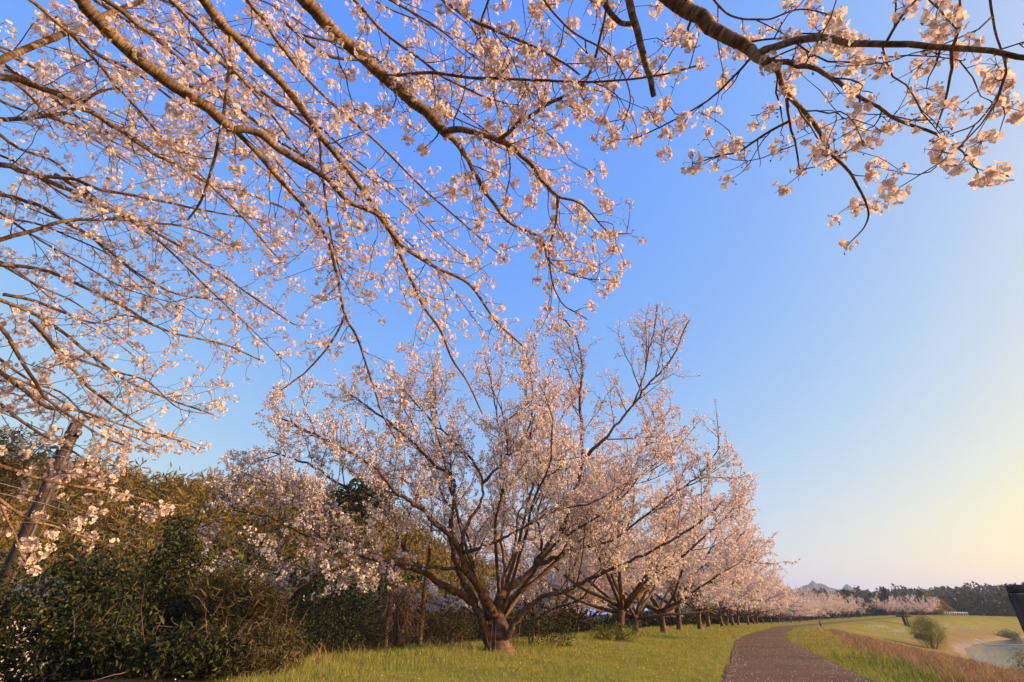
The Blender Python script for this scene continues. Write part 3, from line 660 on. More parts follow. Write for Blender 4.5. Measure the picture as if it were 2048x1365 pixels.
tag(link('blossoms', mesh_from('blossoms', np.concatenate([v1, v2]), None, np.concatenate([t1, t2+len(v1)]), False, (M['petal'], M['calyx']), tmat=np.concatenate([m1, m2])), big), kind='stuff')
print('overhead clusters', len(CP), 'mid', len(mid), 'far', len(farc), 'tris', len(t1)+len(t2))
# ------------------------------------------------------------------ the many-stemmed cherry tree in the middle
MB0 = at_y(1000, 1302, 14.0); MB0[2] = gz(MB0[0], MB0[1])
CROWN = [(330, 1200), (370, 1010), (430, 930), (500, 850), (545, 770), (640, 735), (760, 725), (860, 700), (960, 700), (1060, 640), (1150, 610), (1210, 650), (1310, 600), (1385, 630), (1420, 740), (1445, 850), (1500, 950), (1520, 1060), (1480, 1120), (1380, 1180), (1250, 1205), (1110, 1215), (1020, 1275), (930, 1260), (860, 1190), (700, 1180), (560, 1215), (430, 1205)]
MT = {
 'T1': ([(984, 1306, 13.9), (976, 1275, 13.9), (966, 1246, 13.8), (944, 1193, 13.7), (918, 1145, 13.6), (904, 1088, 13.6), (902, 1044, 13.7), (910, 990, 13.8), (900, 950, 13.9), (867, 930, 14.0), (820, 880, 14.2), (770, 840, 14.4), (700, 790, 14.6)], 34, 4),
 'T2a': ([(1003, 1306, 14.0), (1002, 1262, 14.0), (997, 1211, 14.0), (1014, 1176, 14.0), (1058, 1149, 14.0), (1085, 1110, 14.0), (1124, 1057, 14.1), (1146, 1000, 14.2), (1162, 940, 14.3), (1164, 873, 14.4), (1161, 795, 14.5), (1164, 737, 14.6), (1155, 680, 14.7), (1130, 640, 14.8)], 40, 3),
 'T2c': ([(1160, 925, 14.3), (1184, 903, 14.1), (1223, 862, 13.9), (1266, 811, 13.8), (1297, 768, 13.7), (1340, 720, 13.6), (1365, 670, 13.5), (1380, 640, 13.5)], 13, 3),
 'T2d': ([(1266, 811, 13.8), (1290, 740, 13.9), (1305, 670, 14.0), (1315, 612, 14.0)], 6, 3),
 'T2b': ([(990, 1235, 13.8), (957, 1176, 13.4), (931, 1141, 13.2), (922, 1105, 13.0), (896, 1070, 12.8), (869, 1044, 12.6), (834, 1013, 12.4), (789, 983, 12.2), (754, 940, 12.1), (690, 900, 12.0), (610, 860, 12.0), (550, 830, 12.0)], 27, 4),
 'T2e': ([(922, 1105, 13.0), (930, 1061, 13.0), (961, 1006, 13.0), (965, 967, 13.0), (945, 920, 13.1), (905, 880, 13.2), (850, 830, 13.4), (800, 770, 13.6)], 15, 3),
 'T2f': ([(965, 967, 13.0), (1010, 920, 13.0), (1050, 880, 13.1), (1065, 800, 13.2), (1060, 730, 13.3), (1075, 690, 13.3)], 9, 3),
 'T2g': ([(926, 1105, 13.0), (983, 1088, 12.7), (1027, 1066, 12.4), (1080, 1035, 12.2), (1106, 1018, 12.0), (1180, 1010, 11.8), (1260, 960, 11.6)], 12, 3),
 'T3': ([(948, 1205, 13.7), (896, 1176, 13.5), (860, 1154, 13.4), (816, 1105, 13.3), (790, 1062, 13.2), (772, 1026, 13.2), (750, 994, 13.2), (687, 975, 13.2), (620, 930, 13.2), (545, 905, 13.3)], 24, 4),
 'T3b': ([(860, 1150, 13.4), (786, 1130, 12.9), (711, 1127, 12.5), (667, 1140, 12.3), (619, 1163, 12.1), (575, 1185, 12.0), (535, 1204, 11.9)], 13, 4),
 'T3c': ([(925, 1140, 13.3), (860, 1135, 13.0), (760, 1122, 12.8), (660, 1100, 12.6), (590, 1060, 12.5), (520, 1030, 12.4), (450, 1020, 12.4)], 11, 3),
 'T4': ([(1000, 1300, 13.9), (1016, 1266, 13.8), (1045, 1224, 13.6), (1089, 1193, 13.3), (1137, 1180, 13.1), (1168, 1163, 12.9), (1221, 1140, 12.7), (1290, 1110, 12.5), (1380, 1060, 12.3), (1450, 1000, 12.2)], 25, 4),
 'T5': ([(1071, 1130, 14.0), (1115, 1114, 13.8), (1137, 1101, 13.6), (1185, 1092, 13.4), (1225, 1079, 13.2), (1264, 1053, 13.0), (1330, 1000, 12.8), (1400, 950, 12.6), (1440, 890, 12.5)], 14, 3),
 'T6': ([(985, 1225, 14.2), (1010, 1150, 14.8), (1003, 1080, 15.3), (1010, 1000, 15.8), (1000, 900, 16.3), (990, 800, 16.8), (970, 720, 17)], 15, 3),
 'T7': ([(975, 1240, 14.2), (950, 1150, 15.2), (930, 1060, 16.0), (880, 980, 16.8), (840, 880, 17.3), (800, 800, 17.6)], 14, 3),
 'T8': ([(1005, 1240, 14.3), (1060, 1160, 15.2), (1110, 1070, 16.0), (1200, 980, 16.6), (1280, 900, 17.0), (1340, 820, 17.2)], 14, 3),
 'T9': ([(668, 1100, 12.6), (610, 1040, 12.5), (560, 980, 12.5), (500, 950, 12.4)], 6, 3),
 'T10': ([(1085, 1110, 14.0), (1075, 1030, 13.4), (1090, 950, 13.0), (1060, 880, 12.7), (1080, 800, 12.6)], 9, 3),
}
mt = thing('cherry_tree', 'many-stemmed cherry tree forking from the ground, nearest whole tree in the middle', 'tree', MB0)
MO = MB0.copy(); rM = np.random.default_rng(23)
tb = Tubes(); zz = np.array([-0.25, 0.0, 0.12, 0.30, 0.50, 0.68])
tb.add(np.c_[[0.02, 0.0, -0.01, -0.02, -0.03, -0.05], [0, 0, 0.01, 0, 0, 0], zz], [0.52, 0.38, 0.29, 0.25, 0.23, 0.16], 18, 0.2)
link('trunk', tb.build('trunk', M['bark']), mt)
MTW = Tubes(); MP = []
def cull(pts, poly):
    if poly is None: return pts
    x, y = proj(pts+MO); ok = inpoly(x, y, poly)
    if ok.all(): return pts
    k = int(np.argmin(ok)); return pts[:k] if k >= 3 else None
def side_growth(r, S, r0, lvl, spec, tubes, clus, start=0.0, poly=None):
    """spec[lvl] = (spacing, len_min, len_max, angle_min, angle_max, upward pull, cluster step)"""
    L = np.concatenate([[0], np.cumsum(np.linalg.norm(np.diff(S, axis=0), axis=1))]); tan = unit(np.gradient(S, axis=0))
    sp, l0, l1, a0, a1, tr, cs = spec[lvl]
    if cs:
        for a in np.arange(L[-1]*max(start, 0.15), L[-1]+0.01, cs):
            i = min(np.searchsorted(L, a), len(S)-1)
            if r.random() < 0.8: clus.append(S[i]+r.normal(size=3)*0.035)
    if lvl+1 > len(spec)-1 and sp is None: return
    a = L[-1]*start
    while sp and a < L[-1]:
        i = min(np.searchsorted(L, a), len(S)-1)
        d = off_axis(r, tan[i], r.uniform(a0, a1)); d[2] += 0.12; n = 5 if lvl == 0 else 4
        ln = r.uniform(l0, l1)*(1-0.35*a/L[-1])
        pts = wander(r, S[i], d, ln, n, 0.13, tr); pts = cull(pts, poly)
        if pts is not None:
            rr0 = min(r0*0.6, 0.004+0.0075*ln); 
            tubes.add(pts, np.linspace(rr0, max(0.003, rr0*0.35), len(pts)), 5 if lvl == 0 else 3)
            side_growth(r, pts, rr0, lvl+1, spec, tubes, clus, 0.1, poly)
        a += sp*r.uniform(0.5, 1.5)
SPEC = [(0.40, 0.9, 2.5, 0.45, 1.1, 0.06, 0.4), (0.22, 0.35, 1.0, 0.5, 1.15, 0.06, 0.13), (0.22, 0.10, 0.36, 0.5, 1.2, 0.04, 0.075), (None, 0, 0, 0, 0, 0, 0.07)]
for nm, (pp, w0, w1) in MT.items():
    P = np.array([at_y(*p) for p in pp])-MO; n = 5*len(P)
    S = smoothline(P, n); R0 = w0/2/FPX*Zd(P[0]+MO); R1 = w1/2/FPX*Zd(P[-1]+MO)
    rad = np.interp(np.linspace(0, 1, n), [0, .3, 1], [R0*.70, R0*0.33+R1*0.2, R1*.8])
    S[1:-1] += rM.normal(size=(n-2, 3))*0.018
    tb = Tubes(); tb.add(S, rad, 10 if w0 > 12 else 7, 0.10); link('limb', tb.build('limb', M['bark']), mt)
    side_growth(rM, S, R1*2+0.012, 0, SPEC, MTW, MP, 0.30 if w0 > 14 else 0.15, CROWN)
for k in range(10):               # limbs round the back and towards the camera that fill the crown
    az = rM.uniform(0, 2*pi); el = rM.uniform(0.5, 1.15)
    S = wander(rM, np.array([rM.normal()*0.12, rM.normal()*0.12, rM.uniform(0.5, 1.3)]), (cos(az)*cos(el), sin(az)*cos(el), sin(el)), rM.uniform(4.8, 7.2), 16, 0.10, 0.02)
    S = cull(S, CROWN) if k > 4 else S
    if S is None or len(S) < 6: continue
    tb = Tubes(); tb.add(S, np.linspace(0.05, 0.012, len(S)), 8, 0.1); link('limb', tb.build('limb', M['bark']), mt)
    side_growth(rM, S, 0.05, 0, SPEC, MTW, MP, 0.35, CROWN)
for k in range(7):               # thin upright shoots round the base
    az = rM.uniform(0, 2*pi); S = wander(rM, np.array([cos(az)*0.38, sin(az)*0.38, 0.0]), (cos(az)*0.35, sin(az)*0.35, 1), rM.uniform(0.6, 1.9), 6, 0.22, 0.03)
    MTW.add(S, np.linspace(0.012, 0.003, len(S)), 4)
tag(link('twigs', MTW.build('twigs', M['twig']), mt), kind='stuff')
MP = np.array(MP); x, y = proj(MP+MO); kp = np.where(y < 760, 0.75, 0.95); kp = np.where((x > 1180) & (y < 800), 0.45, kp); MP = MP[inpoly(x, y, CROWN) & (rM.random(len(x)) < kp)]
v, t, m = place(LIB2, MP, rM.normal(size=MP.shape), rM.uniform(0.85, 1.35, len(MP)), rM)
tag(link('blossoms', mesh_from('blossoms', v, None, t, False, (M['petal_far'],)), mt), kind='stuff')
print('main clusters', len(MP), 'tris', len(t))

# ------------------------------------------------------------------ the row of cherry trees along the path
def cherry_proto(seed):
    r = np.random.default_rng(seed); root = thing('cherry_tree', 'cherry tree', 'tree')
    h = r.uniform(0.8, 1.3); lean = r.normal(size=2)*0.12
    tb = Tubes(); tt = np.linspace(0, 1, 8)
    tp = np.c_[lean[0]*tt**2, lean[1]*tt**2, -0.2+tt*(h+0.2)]
    tb.add(tp, np.interp(tt, [0, .18, .5, 1], [.27, .16, .135, .15]), 12, 0.18); link('trunk', tb.build('trunk', M['bark']), root)
    tw = Tubes(); cl = []; nl = int(r.integers(8, 11)); a0 = r.uniform(0, 6.28)
    spec = [(0.30, 0.9, 2.5, 0.45, 1.05, 0.04, 0.22), (0.22, 0.3, 0.95, 0.5, 1.1, 0.04, 0.10), (None, 0, 0, 0, 0, 0, 0.085)]
    for k in range(nl):
        az = a0+k*2*pi/nl+r.normal()*0.25; el = r.uniform(0.22, 0.95) if k else 1.2
        S = wander(r, tp[-1-(k % 2)], (cos(az)*cos(el), sin(az)*cos(el), sin(el)), r.uniform(5.2, 7.0), 14, 0.10, 0.012)
        tb = Tubes(); tb.add(S, np.linspace(0.078, 0.012, len(S)), 8, 0.1); link('limb', tb.build('limb', M['bark']), root)
        side_growth(r, S, 0.06, 0, spec, tw, cl, 0.28)
    tag(link('twigs', tw.build('twigs', M['twig']), root), kind='stuff')
    cl = np.array(cl); cl = cl[cl[:, 2] > 1.25]
    v, t, m = place(LIB3, cl, r.normal(size=cl.shape), r.uniform(0.8, 1.35, len(cl)), r)
    tag(link('blossoms', mesh_from('blossoms', v, None, t, False, (M['petal_far'],)), root), kind='stuff')
    print('proto', seed, len(cl), len(t)); return root
protos = [cherry_proto(s) for s in (101, 102, 103, 104)]
ORD = 'second third fourth fifth sixth seventh eighth ninth tenth eleventh twelfth thirteenth fourteenth fifteenth sixteenth seventeenth eighteenth nineteenth twentieth twenty-first twenty-second twenty-third twenty-fourth twenty-fifth twenty-sixth twenty-seventh twenty-eighth twenty-ninth thirtieth thirty-first thirty-second thirty-third thirty-fourth thirty-fifth thirty-sixth'.split()
rR = np.random.default_rng(77)
um = U0 + 0.0; row = []
uM, = [su(np.array([MB0[0]]), np.array([MB0[1]]))[1][0]]
uu = uM+9.0
while uu < U0+185:
    row.append((*path_pt(uu, -5.2+rR.normal()*0.3), rR.uniform(1.05, 1.2)*np.interp(uu-U0, [0, 40, 65, 95, 195], [1.06, 1.03, .98, .80, .58]))); uu += rR.uniform(6.2, 8.0)*(1.0 if uu < U0+80 else .85)
for k, (x, y, sc_) in enumerate(row):
    o = protos[k] if k < 4 else copy_tree(protos[int(rR.integers(0, 4))])
    o.location = (x, y, gz(x, y)); o.rotation_euler = (0, 0, rR.uniform(0, 6.28)); o.scale = (sc_*1.12, sc_*1.12, sc_*1.06)
    if k < 2: o.scale = ((1.06, 1.06, .86), (1.1, 1.1, .95))[k]; o.rotation_euler = (0, 0, (2.2, .6)[k])
    tag(o, f'pink blossoming cherry tree beside the path, {ORD[k]} from the camera in the front row', 'tree', 'cherry trees lining the path')
for k, (du, off) in enumerate(((12.5, -9.6), (21, -10.2), (29, -9.8), (38, -10.4), (47, -9.9))):
    x, y = path_pt(uM+du, off); o = copy_tree(protos[(k+1) % 4]); o.location = (x, y, gz(x, y)-0.1); o.rotation_euler = (0, 0, rR.uniform(0, 6.28)); o.scale = (0.9, 0.9, 0.92)
    tag(o, f'cherry tree half hidden behind the front row, number {k+1} of that back row from the camera'.replace(f'number {k+1}', ['first', 'second', 'third', 'fourth', 'fifth'][k]), 'tree', 'back row of cherry trees')
for k, (px, Y, sc_, lb) in enumerate(((1782, 196, 0.95, 'leftmost tree of the rounded pink clump on the far levee'), (1815, 203, 1.12, 'second cherry tree from the left in the pink clump on the far levee'), (1842, 208, 1.15, 'third cherry tree from the left in the pink clump on the far levee'), (1868, 215, 0.95, 'rightmost cherry tree of the pink clump by the white railing'))):
    p = at_y(px, 1238, Y); o = copy_tree(protos[k]); o.location = (p[0], p[1], gz(p[0], p[1])-0.3); o.rotation_euler = (0, 0, k*1.3); o.scale = (sc_, sc_, sc_*0.86)
    tag(o, lb, 'tree', 'clump of cherry trees on the far levee')

# ------------------------------------------------------------------ grass, petals, undergrowth
rG = np.random.default_rng(3)
def blades(n, rmin, rmax, az0, az1, sfun, hfun, wfun, lean, mat, name, label, cat):
    r = np.exp(rG.uniform(math.log(rmin), math.log(rmax), n)); az = rG.uniform(az0, az1, n)
    x = r*np.sin(az); y = r*np.cos(az); s, u = su(x, y); k = sfun(s, u, r, x, y); x, y, r, s, u = x[k], y[k], r[k], s[k], u[k]
    z = terrain(x, y); n = len(x); h = hfun(r, s, x, y); w = wfun(r); a = rG.uniform(0, 6.28, n)
    b = np.stack([x, y, z-0.01], -1); dx = np.stack([np.cos(a), np.sin(a), np.zeros(n)], -1)*w[:, None]
    ln = rG.normal(size=(n, 2))*lean*h[:, None]; m_ = b+np.stack([ln[:, 0]*.35, ln[:, 1]*.35, h*0.6], -1); tip = b+np.stack([ln[:, 0], ln[:, 1], h], -1)
    V = np.stack([b-dx, b+dx, m_+dx*0.6, m_-dx*0.6, tip], 1).reshape(-1, 3); i = np.arange(n)*5
    me = mesh_from(name, V, np.stack([i, i+1, i+2, i+3], -1), np.stack([i+3, i+2, i+4], -1), True, (mat,))
    return tag(link(name, me), label, cat, kind='stuff')
lump = lambda x, y: vnoise(x*0.9, y*0.9, 41)*0.6+vnoise(x*0.25, y*0.25, 42)*0.4
blades(150000, 5.5, 70, -0.62, 0.80, lambda s, u, r, x, y: (np.abs(s) > 1.22+0.18*rG.random(len(s))) & (s > -9.8) & (s < 2.2+np.clip((u-U0)*.07, 0, 2.6)) & (x > np.interp(y, EDGE_Y, EDGE_X)+rG.normal(size=len(x))*.15),
       lambda r, s, x, y: rG.uniform(0.03, 0.075, len(r))*(1+0.012*r)*(0.6+0.9*lump(x, y))*np.where(s < -5.5, 1.7, 1.0), lambda r: 0.0022*np.maximum(1, r/5.5), 0.45, M['grass'], 'grass', 'short yellow-green grass on both sides of the path', 'grass')
blades(26000, 5.5, 30, 0.30, 0.86, lambda s, u, r, x, y: (s > 1.3) & (s < 2.1+1.0*lump(x, y)) & (u < U0+3+9*lump(x, y)) & (rG.random(len(s)) < 0.85),
       lambda r, s, x, y: rG.uniform(0.06, 0.17, len(r))*(0.5+1.0*lump(x, y))*np.where(s > 2.2, 1.5, 0.7), lambda r: 0.0032*np.maximum(1, r/6), 0.5, M['grass_lush'], 'lush_grass', 'taller bright green grass on the right edge of the path', 'grass')
blades(60000, 8, 120, 0.35, 0.90, lambda s, u, r, x, y: (s > 1.7+1.0*lump(x, y)+np.clip((u-U0)*.07, 0, 2.4)) & (s < 19.5) & (u < U0+92-20*lump(x, y)) & (lump(x, y)+0.25*rG.random(len(s)) > 0.45),
       lambda r, s, x, y: rG.uniform(0.10, 0.42, len(r))*(0.35+1.2*lump(x, y)), lambda r: 0.004*np.maximum(1, r/9), 0.7, M['grass_dry'], 'dry_grass', 'reddish brown dry grass on the slope down to the river', 'dry grass')
blades(26000, 8, 80, 0.35, 0.86, lambda s, u, r, x, y: (s > 1.3) & (s < 1.9+1.0*lump(x, y)+np.clip((u-U0)*.07, 0, 2.6)) & (u > U0+2+7*lump(x, y)),
       lambda r, s, x, y: rG.uniform(0.05, 0.14, len(r))*(0.6+0.9*lump(x, y)), lambda r: 0.0032*np.maximum(1, r/7), 0.5, M['grass_gold'], 'golden_grass', 'golden dry-tipped grass along the far right edge of the path', 'grass')
blades(4500, 7, 22, -0.55, 0.15, lambda s, u, r, x, y: (s < -5.6) & (s > -10.2) & (lump(x, y) > 0.55),
       lambda r, s, x, y: rG.uniform(0.12, 0.36, len(r)), lambda r: 0.0035*np.maximum(1, r/7), 0.6, M['grass_dry'], 'straw_grass', 'straw-coloured tufts of dead grass along the edge of the thicket', 'dry grass')
# fallen petals on the path
n = 3600; u = U0-6+np.abs(rG.normal(size=n))*15; s = np.where(rG.random(n) < .3, np.sign(rG.normal(size=n))*(1.2-np.abs(rG.normal(size=n))*.15), rG.uniform(-1.2, 1.2, n)); x, y = path_pt(u, s); z = terrain(x, y)+0.012+0.02*(1-(s/1.25)**2)+0.004
v, t, m = place([(np.array([[-.009, -.007, 0], [.009, -.007, .002], [.009, .007, 0], [-.009, .007, .003]]), np.array([(0, 1, 2), (0, 2, 3)]), np.zeros(2, int))], np.stack([x, y, z], -1), np.c_[rG.normal(size=(n, 2))*0.2, np.ones(n)], rG.uniform(0.7, 1.5, n)*np.maximum(1, np.hypot(x, y)/30), rG)
tag(link('fallen_petals', mesh_from('fallen_petals', v, None, t, False, (M['fallen'],))), 'pale fallen cherry petals scattered on the brown path', 'petals', kind='stuff')
n = 900; u = uM-8+np.abs(rG.normal(size=n))*16; s = rG.uniform(-8.5, -1.3, n); x, y = path_pt(u, s); z = terrain(x, y)+0.045
v, t, m = place([(np.array([[-.009, -.007, 0], [.009, -.007, .002], [.009, .007, 0], [-.009, .007, .003]]), np.array([(0, 1, 2), (0, 2, 3)]), np.zeros(2, int))], np.stack([x, y, z], -1), np.c_[rG.normal(size=(n, 2))*0.5, np.ones(n)], rG.uniform(0.7, 1.4, n), rG)
tag(link('petals_in_grass', mesh_from('petals_in_grass', v, None, t, False, (M['fallen'],))), 'pale fallen petals lying in the grass under the cherry trees', 'petals', kind='stuff')
# white wild flowers on the far levee slope
n = 1500; c = rG.integers(0, 7, n); px = np.array([1752, 1800, 1850, 1900, 1925, 1945, 1880])[c]+rG.normal(size=n)*10; py = np.array([1258, 1266, 1255, 1259, 1262, 1260, 1252])[c]+rG.normal(size=n)*1.2
P = []
for a, b in zip(px, py):
    v_ = ray(a, b); k = np.linspace(60, 240, 60); X = CAM+v_[None]*(k/v_[1])[:, None]; P.append((X, k))
XX = np.stack([p[0] for p in P]); tz = terrain(XX[..., 0].ravel(), XX[..., 1].ravel()).reshape(XX.shape[:2]); hit = (XX[..., 2] < tz).argmax(1)
Pn = XX[np.arange(n), hit]; Pn[:, 2] = tz[np.arange(n), hit]+0.25
v, t, m = place([blob_cluster(rG, 2, 0.13, 0.2)], Pn, rG.normal(size=Pn.shape)+[0, 0, 1], rG.uniform(0.6, 1.3, n), rG)
tag(link('white_flowers', mesh_from('white_flowers', v, None, t, False, (M['fl_white'],))), 'white wild flowers in patches on the far green levee slope', 'flowers', kind='stuff')

def leaf_mass(lumps, n, r, shell=0.3, down=-0.2):      # points and directions on the shells of several ellipsoids
    lumps = np.array(lumps, float); w = (lumps[:, 3]*lumps[:, 4]+lumps[:, 5]*lumps[:, 3])**1.0; k = r.choice(len(lumps), n, p=w/w.sum())
    d = unit(r.normal(size=(n, 3))); rad = r.random(n)**shell*(0.62+0.62*vnoise(d[:, 0]*3+k*5, d[:, 2]*3+d[:, 1]*2, 8))
    P = lumps[k, :3]+d*lumps[k, 3:]*rad[:, None]; P = P+0.22*np.minimum(1, lumps[k, 3:4])*(np.stack([vnoise(P[:, 1]*2.3, P[:, 2]*2.3, 1), vnoise(P[:, 0]*2.3, P[:, 2]*2.3, 2), vnoise(P[:, 0]*2.3, P[:, 1]*2.3, 3)], -1)-.5)*2; D = unit(d+r.normal(size=(n, 3))*0.7+[0, 0, down]); return P, D
def shrub(name, label, cat, base, lumps, n, lib, mat, seed, stems=5, group=None, shell=0.3, down=-0.2, smin=0.7, smax=1.25):
    r = np.random.default_rng(seed); o = thing(name, label, cat, base, 0, group)
    P, D = leaf_mass(lumps, n, r, shell, down); P[:, 2] = np.maximum(P[:, 2], 0.02)
    v, t, m = place(lib, P, D, r.uniform(smin, smax, n), r)
    tag(link('leaves', mesh_from('leaves', v, None, t, False, (mat,)), o), kind='stuff')
    L = np.array(lumps, float); st_ = Tubes()
    for k in range(4*len(lumps)):
        l = L[k % len(L)]; d = unit(r.normal(size=3)+[0, 0, .8]); p = l[:3]+d*l[3:]*.5
        st_.add(wander(r, p, d, l[3:].max()*r.uniform(.5, 1.1), 5, .2, .03), np.linspace(.006, .002, 6), 3)
    tag(link('dead_stalks', st_.build('dead_stalks', M['vine']), o), kind='stuff')
    for k in range(stems):
        l = L[k % len(L)]; tb = Tubes(); p0 = np.array([r.normal()*0.12+l[0]*0.3, r.normal()*0.12+l[1]*0.3, -0.1]); p1 = l[:3]+r.normal(size=3)*l[3:]*0.3
        tb.add(smoothline([p0, (p0+p1)/2+r.normal(size=3)*0.08, p1], 8), np.linspace(0.035, 0.012, 8)*max(1, L[:, 5].max()*0.7), 6, 0.1); link('stem', tb.build('stem', M['twig']), o)
    return o
M['vine'] = plain('dead_vine', (0.20, 0.115, 0.065), 0.8, 10, 0.4, 0)
EV = leaf_lib(0.085, 0.034)+leaf_lib(0.06, 0.028)+leaf_lib(0.11, 0.036, .4)+leaf_lib(0.05, 0.02); SASA = leaf_lib(0.20, 0.017); SM = leaf_lib(0.05, 0.026); WIL = leaf_lib(0.22, 0.03)
def gp(px, py, Y): p = at_y(px, py, Y); return (p[0], p[1], gz(p[0], p[1]))
shrub('evergreen_shrub', 'large dark glossy-leaved evergreen shrub filling the lower left corner', 'shrub', gp(70, 1300, 8.0), [(0, 0, .7, .9, .8, .8), (-.9, .3, .5, .9, .8, .75), (.75, .2, .6, .8, .7, .8), (.35, .3, 1.25, .45, .5, .45), (-.4, -.8, .4, .7, .6, .6), (.9, -.5, .3, .5, .5, .5)], 12000, EV, M['leaf_ever'], 1, 6)
shrub('pillar_shrub', 'narrow upright dark evergreen shrub right of the big corner shrub', 'shrub', gp(300, 1300, 9.6), [(0, 0, .7, .55, .55, .9), (.05, 0, 1.4, .5, .5, .7), (-.1, .1, 1.95, .36, .36, .45), (.4, -.2, .5, .4, .4, .5)], 6500, EV, M['leaf_ever'], 2, 4)
shrub('evergreen_shrub', 'dark shrub with blossom hanging in front, below the leaning dark pole', 'shrub', gp(190, 1250, 10.5), [(0, 0, 1.1, .8, .8, 1.0), (.6, .2, 1.5, .6, .6, .8), (-.5, .2, 1.7, .5, .5, .6)], 6500, EV, M['leaf_ever'], 3, 4)
shrub('bamboo_grass', 'drooping olive-brown bamboo grass between the two dark evergreen shrubs', 'bamboo grass', gp(430, 1320, 8.9), [(0, 0, .45, .5, .5, .7), (.35, .3, .6, .5, .5, .7), (-.3, .3, .75, .45, .45, .7)], 7000, SASA, M['leaf_olive'], 4, 5, down=-1.1)
shrub('weedy_bush', 'low leafy weeds in front of the corner shrub at the bottom edge', 'shrub', gp(300, 1345, 7.4), [(0, 0, .2, .7, .5, .35), (.6, .2, .25, .5, .5, .4), (-.6, .1, .3, .5, .4, .4)], 3600, EV, M['leaf_ever'], 31, 4)
shrub('weedy_bush', 'low dry weeds where the grass begins at the bottom left', 'shrub', gp(440, 1345, 7.9), [(0, 0, .2, .6, .5, .35), (.45, .4, .25, .5, .5, .4), (.2, 1.2, .3, .5, .6, .4)], 3600, leaf_lib(.11, .016), M['leaf_olive'], 32, 6, down=.4)
shrub('weedy_bush', 'straggling dark weeds between the bamboo grass and the round dark shrub', 'shrub', gp(475, 1310, 10.2), [(0, 0, .3, .6, .6, .5), (.5, .6, .3, .5, .5, .45), (-.5, .3, .5, .5, .5, .5)], 4200, SM, M['leaf_ever'], 33, 6)
shrub('evergreen_shrub', 'round dark shrub at the edge of the grass left of the many-stemmed cherry', 'shrub', gp(610, 1290, 12.6), [(0, 0, .75, 1.2, .9, .9), (-.8, .3, .9, .9, .8, 1.1), (.7, .5, .6, .8, .7, .8)], 10000, SM, M['leaf_ever'], 5, 5)
shrub('olive_bush', 'small olive bush just left of the many-stemmed cherry trunk', 'shrub', gp(880, 1285, 15.0), [(0, 0, .4, .75, .5, .55), (.5, .2, .35, .5, .4, .45)], 3000, SM, M['leaf_olive'], 6, 4)
shrub('leafy_bush', 'low green bush directly right of the many-stemmed cherry trunk', 'shrub', gp(1062, 1285, 16.2), [(0, 0, .45, .6, .5, .55), (.8, .4, .45, .7, .5, .5)], 3200, SM, M['leaf_ever'], 7, 4)
shrub('olive_bush', 'brownish bush on the grass edge left of the vine-draped stump', 'shrub', gp(735, 1290, 14.2), [(0, 0, .35, .55, .4, .5)], 1800, SM, M['leaf_olive'], 8, 3)
shrub('sucker_bush', 'tuft of thin suckers and weeds round the second cherry trunk', 'shrub', (row[0][0]-.1, row[0][1]-.5, gz(row[0][0], row[0][1]-.5)), [(0, 0, .25, .7, .4, .35), (-.7, .1, .2, .5, .3, .3)], 2600, SM, M['grass_lush'], 9, 8)
# vine-draped stump and slender bare trees behind the many-stemmed cherry
def vine_stump():
    b = np.array(gp(795, 1288, 15.2)); o = thing('vine_stump', 'broken stump draped in brown dead vines, left of the many-stemmed cherry', 'stump', b); r = np.random.default_rng(61)
    tb = Tubes(); tb.add(np.array([(0, 0, -.1), (.03, 0, .5), (-.02, .02, 1.1), (.06, 0, 1.45)]), [.2, .16, .13, .05], 9, .2); link('stump', tb.build('stump', M['bark']), o)
    tv = Tubes()
    for k in range(130):
        a = r.uniform(0, 6.28); q = r.uniform(0.05, .3); p = np.array([cos(a)*q, sin(a)*q, r.uniform(.9, 1.7)]); tv.add(wander(r, p, (cos(a)*.6, sin(a)*.6, -.6), r.uniform(.7, 1.7), 7, .28, -.16), np.linspace(.008, .004, 8), 3)
    tag(link('vines', tv.build('vines', M['vine']), o), kind='stuff')
vine_stump()
for k, (px, Y, h, lb) in enumerate(((772, 16.5, 4.2, 'slender bare tree, left one of the two behind the vine-draped stump'), (838, 16.0, 4.0, 'slender bare tree, right one of the two behind the vine-draped stump'), (350, 13.5, 4.2, 'thin bare sapling behind the pillar shrub, left of the cable bundle'), (520, 14.5, 3.8, 'thin bare sapling standing behind the drooping bamboo grass'))):
    b = np.array(gp(px, 1280, Y)); o = thing('bare_tree', lb, 'tree', b, 0, 'slender bare trees'); r = np.random.default_rng(70+k)
    S = wander(r, (0, 0, -.1), (r.normal()*.1, 0, 1), h, 12, .06, .02); tb = Tubes(); tb.add(S, np.linspace(.085, .02, 13) if k < 2 else np.linspace(.03, .01, 13), 8, .1); link('trunk', tb.build('trunk', M['bark']), o)
    tw = Tubes(); side_growth(r, S, .04, 0, [(.38, .6, 1.5, .4, .9, .05, 0), (.3, .2, .6, .4, .9, .05, 0), (None, 0, 0, 0, 0, 0, 0)], tw, [], .25); tag(link('twigs', tw.build('twigs', M['twig']), o), kind='stuff')
